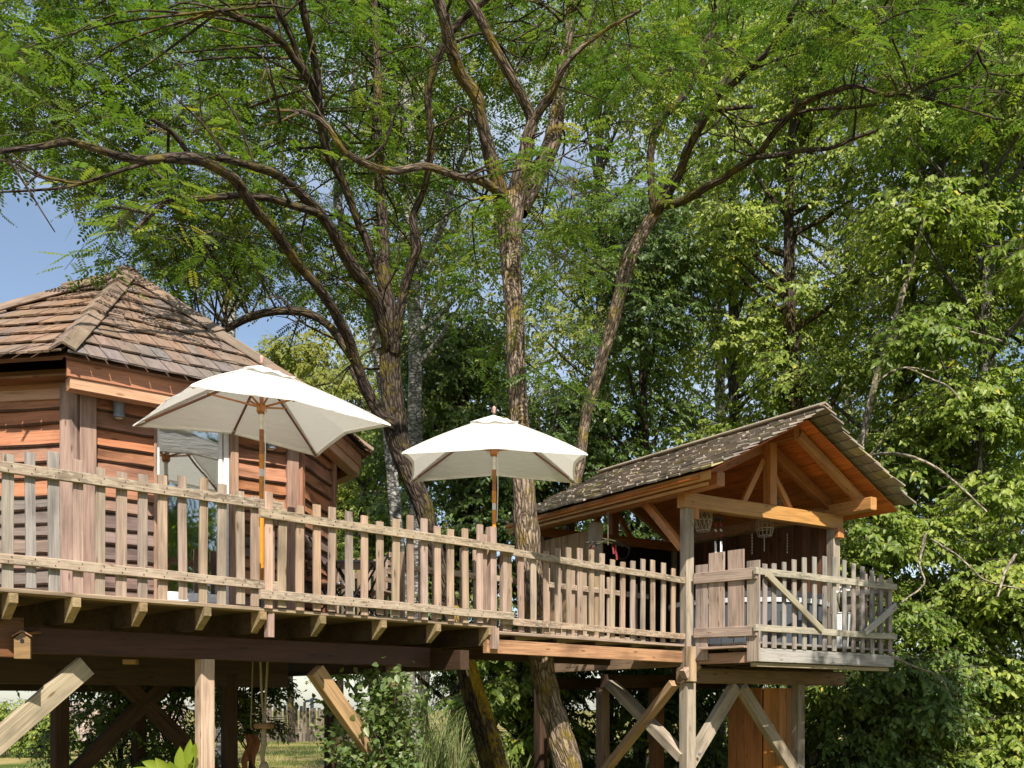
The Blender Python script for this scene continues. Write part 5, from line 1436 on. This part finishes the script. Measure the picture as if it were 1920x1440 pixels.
# ------------------------------------------------------------------ broadleaf woodland
def lobed_tree(name, label, px, Y, zlo, zhi, rad, nlobe, nspray, leafL, m, mt, group, per_spray=9, trunk_r=.14, simple=True, cone=False, yj=0.0, lean=0.0, category='tree', lobe_r=None):
    bx = pix(px, 0, Y).x
    t = thing(name, (bx, Y, 0), label, category, group)
    g = random.Random(int(px * 7 + Y * 131))
    lobes = []
    for k in range(nlobe):
        f = (k + g.random()) / nlobe
        z = zlo + (zhi - zlo) * f
        rr = rad * (1 - f * .85 if cone else (.55 + .45 * math.sin(math.pi * min(1, .15 + f * .8))))
        an = g.uniform(0, 6.283); ra = rr * math.sqrt(g.random()) * .8
        lr = (lobe_r or rad * .36) * g.uniform(.7, 1.25) * (1 - .6 * f if cone else 1)
        lobes.append((bx + ra * math.cos(an) + lean * f, Y + ra * math.sin(an) * .9, z, lr))
    LB = np.array(lobes)
    # trunk and limbs
    V, q, bk, C = tube([(bx, Y, -.05), (bx + g.uniform(-.2, .2), Y, zlo * .6 + .5), (bx + lean * .4 + g.uniform(-.3, .3), Y, (zlo + zhi) / 2), (bx + lean * .9, Y, zhi * .97)], [trunk_r * 1.2, trunk_r, trunk_r * .7, .02], 10, .3, .12, int(px) % 13)
    tubes_obj('trunk', [(V, q, bk)], mt, t)
    lst = []
    for i, (x, y, z, lr) in enumerate(lobes):
        j = np.argmin(np.abs(C[:, 2] - (z - .8 * lr - .5)))
        a = C[j]
        mid = (a + np.array([x, y, z])) / 2 + np.array([0, 0, -.1])
        V, q, bk, _ = tube([tuple(a), tuple(mid), (x, y, z)], [trunk_r * .4, trunk_r * .28, .01], 6, .35, .15, i); lst.append((V, q, bk))
    tubes_obj('branch', lst, mt, t)['kind'] = 'stuff'
    # sprays on the lobes
    w = LB[:, 3] ** 2; idx = rng.choice(nlobe, nspray, p=w / w.sum())
    dirs = unit(rng.normal(0, 1, (nspray, 3))); dirs[:, 2] = np.abs(dirs[:, 2]) * .9 - .25 * (rng.random(nspray) < .4) - .1
    dirs = unit(dirs)
    rr = LB[idx, 3] * (1 - .55 * rng.random(nspray) ** 2.2)
    S0 = LB[idx, :3] + dirs * rr[:, None] * np.array([1, 1, .8])
    hd = unit(dirs * np.array([1, 1, .15]) + rng.normal(0, .5, dirs.shape) * np.array([1, 1, .3]) + np.array([0, 0, -.18]))
    ln = leafL * rng.uniform(2.2, 4.2, nspray)[:, None]
    f = np.linspace(0, 1, per_spray)
    P = (S0[:, None] + hd[:, None] * (ln[:, None] * f[None, :, None]) + np.array([0, 0, -1.]) * (ln[:, None] * .3 * (f ** 2)[None, :, None])).reshape(-1, 3)
    Dt = np.repeat(hd, per_spray, 0)
    side = unit(np.cross(Dt, [0, 0, 1.])) * np.tile(np.where(np.arange(per_spray) % 2, 1, -1), nspray)[:, None]
    D = unit(side * .75 + Dt * .5 + np.array([0, 0, -.6]) + rng.normal(0, .35, P.shape))
    upl = np.repeat(dirs, per_spray, 0) * .75 + np.array([.1, -.28, .5]) + rng.normal(0, .32, P.shape)   # blades turn outward to the light
    V, Fc, per = broad_leaves(P, D, leafL, leafL * .56, simple, up=upl)
    tv = g.uniform(-.12, .12)
    lv = rng.random(nlobe)[idx]
    var = np.clip(tv + .3 * np.repeat(lv, per_spray) + .22 * np.repeat(rng.random(nspray), per_spray) + .48 * rng.random(len(P)), 0, .95)
    var[rng.random(len(P)) < .006] = 1.0
    crown_obj(t, [(V, Fc, per, var)], m)
    Vt, qt = prisms(S0, S0 + hd * ln, .006)
    o = np_obj('twig', Vt, qt, TWIG, t); o['kind'] = 'stuff'
    return t
lobed_tree('shrub', 'dark hanging greenery above the palisade near the rope swing', 462, 13.0, 1.3, 2.1, .55, 8, 260, .07, LEAF_DARK, BARKDARK, 'shrubs of the undergrowth', trunk_r=.03, category='shrub')
# pale trunk and bare branches in front of the right hand woodland
tb_ = limb_tree('pale_trunk_tree', 'pale mottled trunk leaning right through the leaves above the pavilion gable',
    [(1585, 1000, 17.9, 7.9), (1606, 880, 17.9, 7.9), (1622, 800, 17.9, 7.9), (1640, 720, 17.9, 7.2), (1662, 650, 17.9, 6.5), (1690, 560, 17.9, 5.8), (1714, 480, 17.9, 5.0), (1728, 430, 17.9, 4.3), (1745, 330, 17.9, 2.9)],
    [[(1640, 720, 17.9, 2.9), (1690, 690, 17.7, 2.2), (1760, 700, 17.5, 1.4)], [(1662, 650, 17.9, 3.6), (1700, 620, 17.7, 2.9), (1765, 610, 17.6, 2.2), (1880, 640, 16, 2)], [(1610, 860, 17.9, 2.9), (1680, 850, 16, 3.5), (1760, 880, 15.6, 3), (1850, 960, 15.2, 2)],
     [(1606, 880, 17.9, 2.2), (1650, 830, 17.7, 2.2), (1668, 800, 17.6, 1.4)]], BARKPALE, group=None)[0]
bare = [[(1735, 1000, 15.5, 4), (1725, 1060, 15.4, 3), (1733, 1095, 15.3, 2.5), (1690, 1130, 15.2, 2)], [(1745, 1010, 15.4, 2.5), (1800, 1045, 15.2, 2.5), (1850, 1090, 15, 2), (1920, 1105, 14.8, 1.5)], [(1665, 1225, 13.9, 2.5), (1715, 1250, 13.8, 2.5), (1760, 1265, 13.7, 2), (1778, 1295, 13.6, 1.5)],
        [(1765, 1260, 13.7, 1.5), (1830, 1250, 13.6, 1.5), (1790, 1300, 13.6, 1)], [(1870, 1120, 14.5, 3), (1885, 1075, 14.6, 3.5), (1905, 1040, 14.7, 3.5)], [(1700, 690, 15.9, 2), (1770, 720, 15.8, 2), (1800, 750, 15.7, 1.5)]]
for i, l in enumerate(bare):
    pts, rad = P3(l); V, q, bk, C = tube(pts, rad, 6, .08, .15, i, .6); tubes_obj('bare_branch', [(V, q, bk)], BARKPALE, tb_)
# trees standing outside the frame at right and behind: they shade the balcony and show in the door glass
WG = 'woodland trees behind the pavilion'
lobed_tree('ivy_clad_tree', 'dark ivy covered tree mass directly behind the pavilion roof', 1190, 20.5, 2, 11.5, 2.3, 39, 3770, 0.104, LEAF_DARK, BARKDARK, WG)
lobed_tree('broadleaf_tree', 'tall leafy tree right of the slender mossy trunk', 1370, 23, 3, 17.5, 2.7, 45, 3770, 0.112, LEAF_BROAD, BARKGREY, WG)
lobed_tree('broadleaf_tree', 'leafy tree above the pavilion ridge', 1500, 20, 5.5, 15, 1.9, 30, 2320, 0.104, LEAF_BROAD, BARKDARK, WG)
lobed_tree('broadleaf_tree', 'leafy tree with pale mottled trunk right of the pavilion gable', 1660, 19.5, 4.5, 16, 2.2, 36, 3335, 0.112, LEAF_BROAD, BARKGREY, WG, lean=1.0)
lobed_tree('broadleaf_tree', 'large leafed tree at the right edge beyond the balcony', 1830, 18, 3, 14.5, 2.2, 36, 3480, 0.112, LEAF_BROAD, BARKGREY, WG, simple=False)
lobed_tree('broadleaf_tree', 'rightmost tall tree cut off by the right edge', 1985, 19.5, 1.5, 16, 2.4, 36, 3335, 0.112, LEAF_BROAD, BARKDARK, WG)
lobed_tree('broadleaf_tree', 'tall pale green tree above the fork of the central trunk', 1130, 26, 8, 20, 3.2, 39, 2900, 0.120, LEAF_BIRCH, BARKGREY, WG)
lobed_tree('broadleaf_tree', 'tall tree filling the top behind the curved limbs', 1350, 29, 10, 23, 3.6, 42, 2755, 0.128, LEAF_BROAD, BARKGREY, WG)
lobed_tree('broadleaf_tree', 'tall yellowish tree top at the upper right', 1600, 28, 8, 22, 3.6, 42, 2755, 0.128, LEAF_BIRCH, BARKGREY, WG)
lobed_tree('broadleaf_tree', 'distant tall tree behind the upper right corner', 1850, 28, 6, 22, 3.6, 42, 2755, 0.128, LEAF_BROAD, BARKGREY, WG)
lobed_tree('ivy_clad_tree', 'dark leafy tree filling the gap left of the pavilion eave', 1010, 20, 1.5, 7.5, 1.5, 22, 2300, .105, LEAF_DARK, BARKDARK, WG)
lobed_tree('broadleaf_tree', 'dark leafy tree between the two parasols', 860, 20.5, 1.8, 9.0, 2.0, 33, 3335, 0.104, LEAF_DARK, BARKDARK, WG)
lobed_tree('broadleaf_tree', 'leafy tree behind the cabin eave and larger parasol', 690, 24, 2.2, 8.0, 1.7, 24, 2175, 0.104, LEAF_BROAD, BARKGREY, WG)
lobed_tree('broadleaf_tree', 'sunlit yellow green tree far behind the smaller parasol', 850, 31, 5, 13, 2.6, 27, 2465, 0.120, LEAF_YEL, BARKGREY, WG)
lobed_tree('yellow_green_tree', 'sunlit yellow green tree above the cabin roof hip', 548, 46, 8, 17.2, 2.9, 28, 3400, .2, LEAF_YEL, BARKDARK, 'yellow green trees far behind', lobe_r=1.5)
lobed_tree('yellow_green_tree', 'lower sunlit yellow green tree left of the dark multi stemmed trunk', 640, 44, 6, 15.2, 2.9, 26, 3200, .2, LEAF_YEL, BARKDARK, 'yellow green trees far behind', lobe_r=1.4)
lobed_tree('broadleaf_tree', 'pale leafy tree filling the gap between the two robinia crowns', 790, 28, 9, 21, 3.2, 39, 2465, 0.112, LEAF_BIRCH, BARKGREY, WG)
lobed_tree('birch_tree', 'airy birch crown high behind the central limbs', 760, 19, 9, 16, 2.4, 18, 1300, .08, LEAF_BIRCH, BARKBIRCH, None)
lobed_tree('birch_tree', 'airy birch crown high above the left limbs', 420, 24, 10, 19, 3.0, 18, 1200, .09, LEAF_BIRCH, BARKBIRCH, None)
SG = 'shrubs of the undergrowth'
for (px, Y, zhi, rad, ns, lab, m) in (
        (1640, 17.0, 4.6, 1.5, 1500, 'bushy undergrowth just right of the balcony', LEAF_BROAD), (1790, 17.2, 4.4, 1.6, 1700, 'large leafed bush low at the right', LEAF_BROAD), (1915, 16.8, 4.4, 1.5, 1600, 'bush in the lower right corner', LEAF_BROAD),
        (1700, 16.0, 2.4, 1.2, 1000, 'low bush below the right balcony corner', LEAF_DARK), (1560, 18.5, 3.4, 1.5, 1100, 'dark bush behind the pavilion stilts at right', LEAF_DARK),
        (1350, 19, 3.2, 1.7, 1100, 'dark bush seen between the crossed pavilion braces', LEAF_DARK), (1130, 18.6, 3.0, 1.4, 900, 'bush behind the leaning trunk below the walkway', LEAF_DARK), (980, 17.5, 2.6, 1.1, 800, 'green bush left of the leaning trunk below the walkway', LEAF_BROAD)):
    lobed_tree('shrub', lab, px, Y, .2, zhi, rad, 20, ns, .105, m, BARKDARK, SG, trunk_r=.05, simple=False, category='shrub')
lobed_tree('shrub', 'sunlit hedge bush at the far left under the brace', 45, 33, .1, 1.55, 1.6, 14, 900, .1, LEAF_BROAD, BARKDARK, SG, trunk_r=.05, category='shrub')
lobed_tree('shrub', 'dark leafy shrub silhouetted in the shade below the cabin', 225, 13.5, .9, 2.2, 1.2, 14, 620, .07, LEAF_DARK, BARKDARK, SG, trunk_r=.03, category='shrub')
lobed_tree('shrub', 'dark shrub silhouetted behind the front terrace post', 350, 14.5, .2, 2.2, .9, 12, 560, .07, LEAF_DARK, BARKDARK, SG, trunk_r=.05, category='shrub')
OG = 'trees on the near side of the garden'
lobed_tree('broadleaf_tree', 'tree outside the right edge of the view shading the balcony', 2520, 8.2, 6.4, 9.4, 1.5, 16, 900, .16, LEAF_BROAD, BARKGREY, OG)
for i, (x, y) in enumerate(((13, -1), (17, 2.5), (11.5, -6), (20, -4), (15, -9))):
    k = CX + F * x / 10.0
    t_ = lobed_tree('broadleaf_tree', ['garden tree behind the viewer', 'garden tree far right of the viewer', 'second garden tree behind the viewer', 'garden tree behind and right', 'farthest garden tree behind the viewer'][i], k, 10.0, 1.5, 14, 3.2, 20, 800, .26, LEAF_BROAD, BARKGREY, OG)
    t_.location.y += y - 10.0
# climbing rose on the slanting post
def rose():
    base = dk(e2, .3, 0)
    t = thing('climbing_rose', base, 'leafy climbing rose around the slanted brace under the terrace', 'rose')
    lst = []; Ps = []
    for k in range(34):
        tx, ty = random.gauss(705, 52), random.uniform(1258, 1450)
        tx += (1400 - ty) * -.05
        a = base + Vector((random.uniform(-.25, .1), random.uniform(-.1, .1), 0))
        b = pix(tx, ty, base.y + random.uniform(-.35, .25))
        m = (a + b) / 2 + Vector((random.uniform(-.15, .15), random.uniform(-.1, .1), .2))
        V, q, bk, C = tube([tuple(a), tuple(m), tuple(b)], [.008, .006, .003], 5, .12, .1, k); lst.append((V, q, bk))
        Ps.append(C[len(C) // 3:])
    tubes_obj('cane', lst, TWIG, t)['kind'] = 'stuff'
    C = np.concatenate(Ps); n = 3300
    P = C[rng.integers(0, len(C), n)] + rng.normal(0, .07, (n, 3))
    D = unit(rng.normal(0, 1, (n, 3)) + np.array([0, -.4, -.1]))
    V, Fc, per = broad_leaves(P, D, .08, .055, False)
    crown_obj(t, [(V, Fc, per, rng.random(n))], LEAF_ROSE, 'foliage')
rose()
# tall reeds behind the rose
def reeds(px0, px1, Y0, Y1, n, hmax, label, m=LEAF_REED):
    cxp = (px0 + px1) / 2
    c = pix(cxp, 0, (Y0 + Y1) / 2)
    t = thing('reed_clump', (c.x, c.y, 0), label, 'reeds', 'clumps of tall reeds')
    k = 9
    px = rng.uniform(px0, px1, n); Y = rng.uniform(Y0, Y1, n)
    b = np.stack([(px - CX) / F * Y, Y, np.zeros(n)], -1)
    hh = rng.uniform(.6, 1, n) * hmax; an = rng.uniform(0, 6.28, n); le = rng.uniform(.15, .8, n)
    s = np.linspace(0, 1, k)
    cx = b[:, None] + np.stack([np.cos(an)[:, None] * le[:, None] * s ** 2.2, np.sin(an)[:, None] * le[:, None] * s ** 2.2, hh[:, None] * (s - .28 * s ** 3)], -1)
    w = (.012 * (1 - s * .9))[None, :, None]
    sd_ = np.stack([np.sin(an + .7), -np.cos(an + .7), np.zeros(n)], -1)[:, None]
    V = np.stack([cx - sd_ * w, cx + sd_ * w], 2)
    base = (np.arange(n) * k * 2)[:, None]
    q = np.concatenate([base + np.array([[2 * i, 2 * i + 1, 2 * i + 3, 2 * i + 2]]) for i in range(k - 1)], 0)
    o = np_obj('blades', V, q, m, t, np.repeat(rng.random(n), k * 2)); o['kind'] = 'stuff'
reeds(760, 870, 15, 18, 420, 2.3, 'tall drooping reeds right of the climbing rose')
reeds(880, 990, 16, 18.5, 200, 1.7, 'reeds behind the lichen covered trunk')
reeds(-10, 40, 34, 36, 120, 2.0, 'sunlit maize stalks at the far left edge')
# broad lime leaves in front of the terrace post
def lily():
    b = pix(330, 1440, 9.0)
    t = thing('arum_plant', (b.x, b.y, 0), 'bright lime green broad leaved plant beside the front terrace post', 'plant')
    for (px, py, dx, dy, ln, w) in ((352, 1432, 6, -52, .27, .05), (338, 1445, 0, -52, .27, .06), (318, 1452, -24, -38, .26, .06), (300, 1440, -36, -18, .2, .05), (350, 1452, 14, -40, .22, .05), (330, 1460, -8, -40, .22, .06), (366, 1420, 4, -34, .2, .04), (290, 1455, -40, -22, .22, .05)):
        p = pix(px, py, 9.0 + random.uniform(-.1, .1)); tip = p + Vector((dx / F * 9, random.uniform(-.08, .04), -dy / F * 9))
        d = (tip - p); Ln = d.length; d.normalize(); s = d.cross(Vector((random.uniform(-.4, .4), -1, .2))).normalized(); nn = s.cross(d)
        V = []; K = 7
        for i in range(K):
            f = i / (K - 1); ww = w * math.sin(math.pi * (.08 + .92 * f) ** .8) + .002
            c = p + d * Ln * f - Vector((0, 0, .03 * f * f)) ; 
            for q_ in (-1, 0, 1): V.append(c + s * ww * q_ * .8 + nn * ww * .35 * abs(q_))
        Fc = [(i * 3 + j, i * 3 + j + 1, (i + 1) * 3 + j + 1, (i + 1) * 3 + j) for i in range(K - 1) for j in range(2)]
        o = mesh_obj('leaf', V, Fc, LEAF_LIME, t, None, None, True)
        me = o.data; a = me.attributes.new('var', 'FLOAT', 'POINT'); a.data.foreach_set('value', [random.random()] * len(V))
        WORLDp = Vector((b.x, b.y, 0)) + Vector((random.uniform(-.05, .05), 0, 0))
        vv, qq, bk, _ = tube([tuple(WORLDp), tuple((WORLDp + p) / 2 + Vector((0, 0, .1))), tuple(p)], [.008] * 3, 5, .3, 0)
        so_ = np_obj('stem', vv, qq, LEAF_LIME, t, np.full(len(vv), .2))
lily()
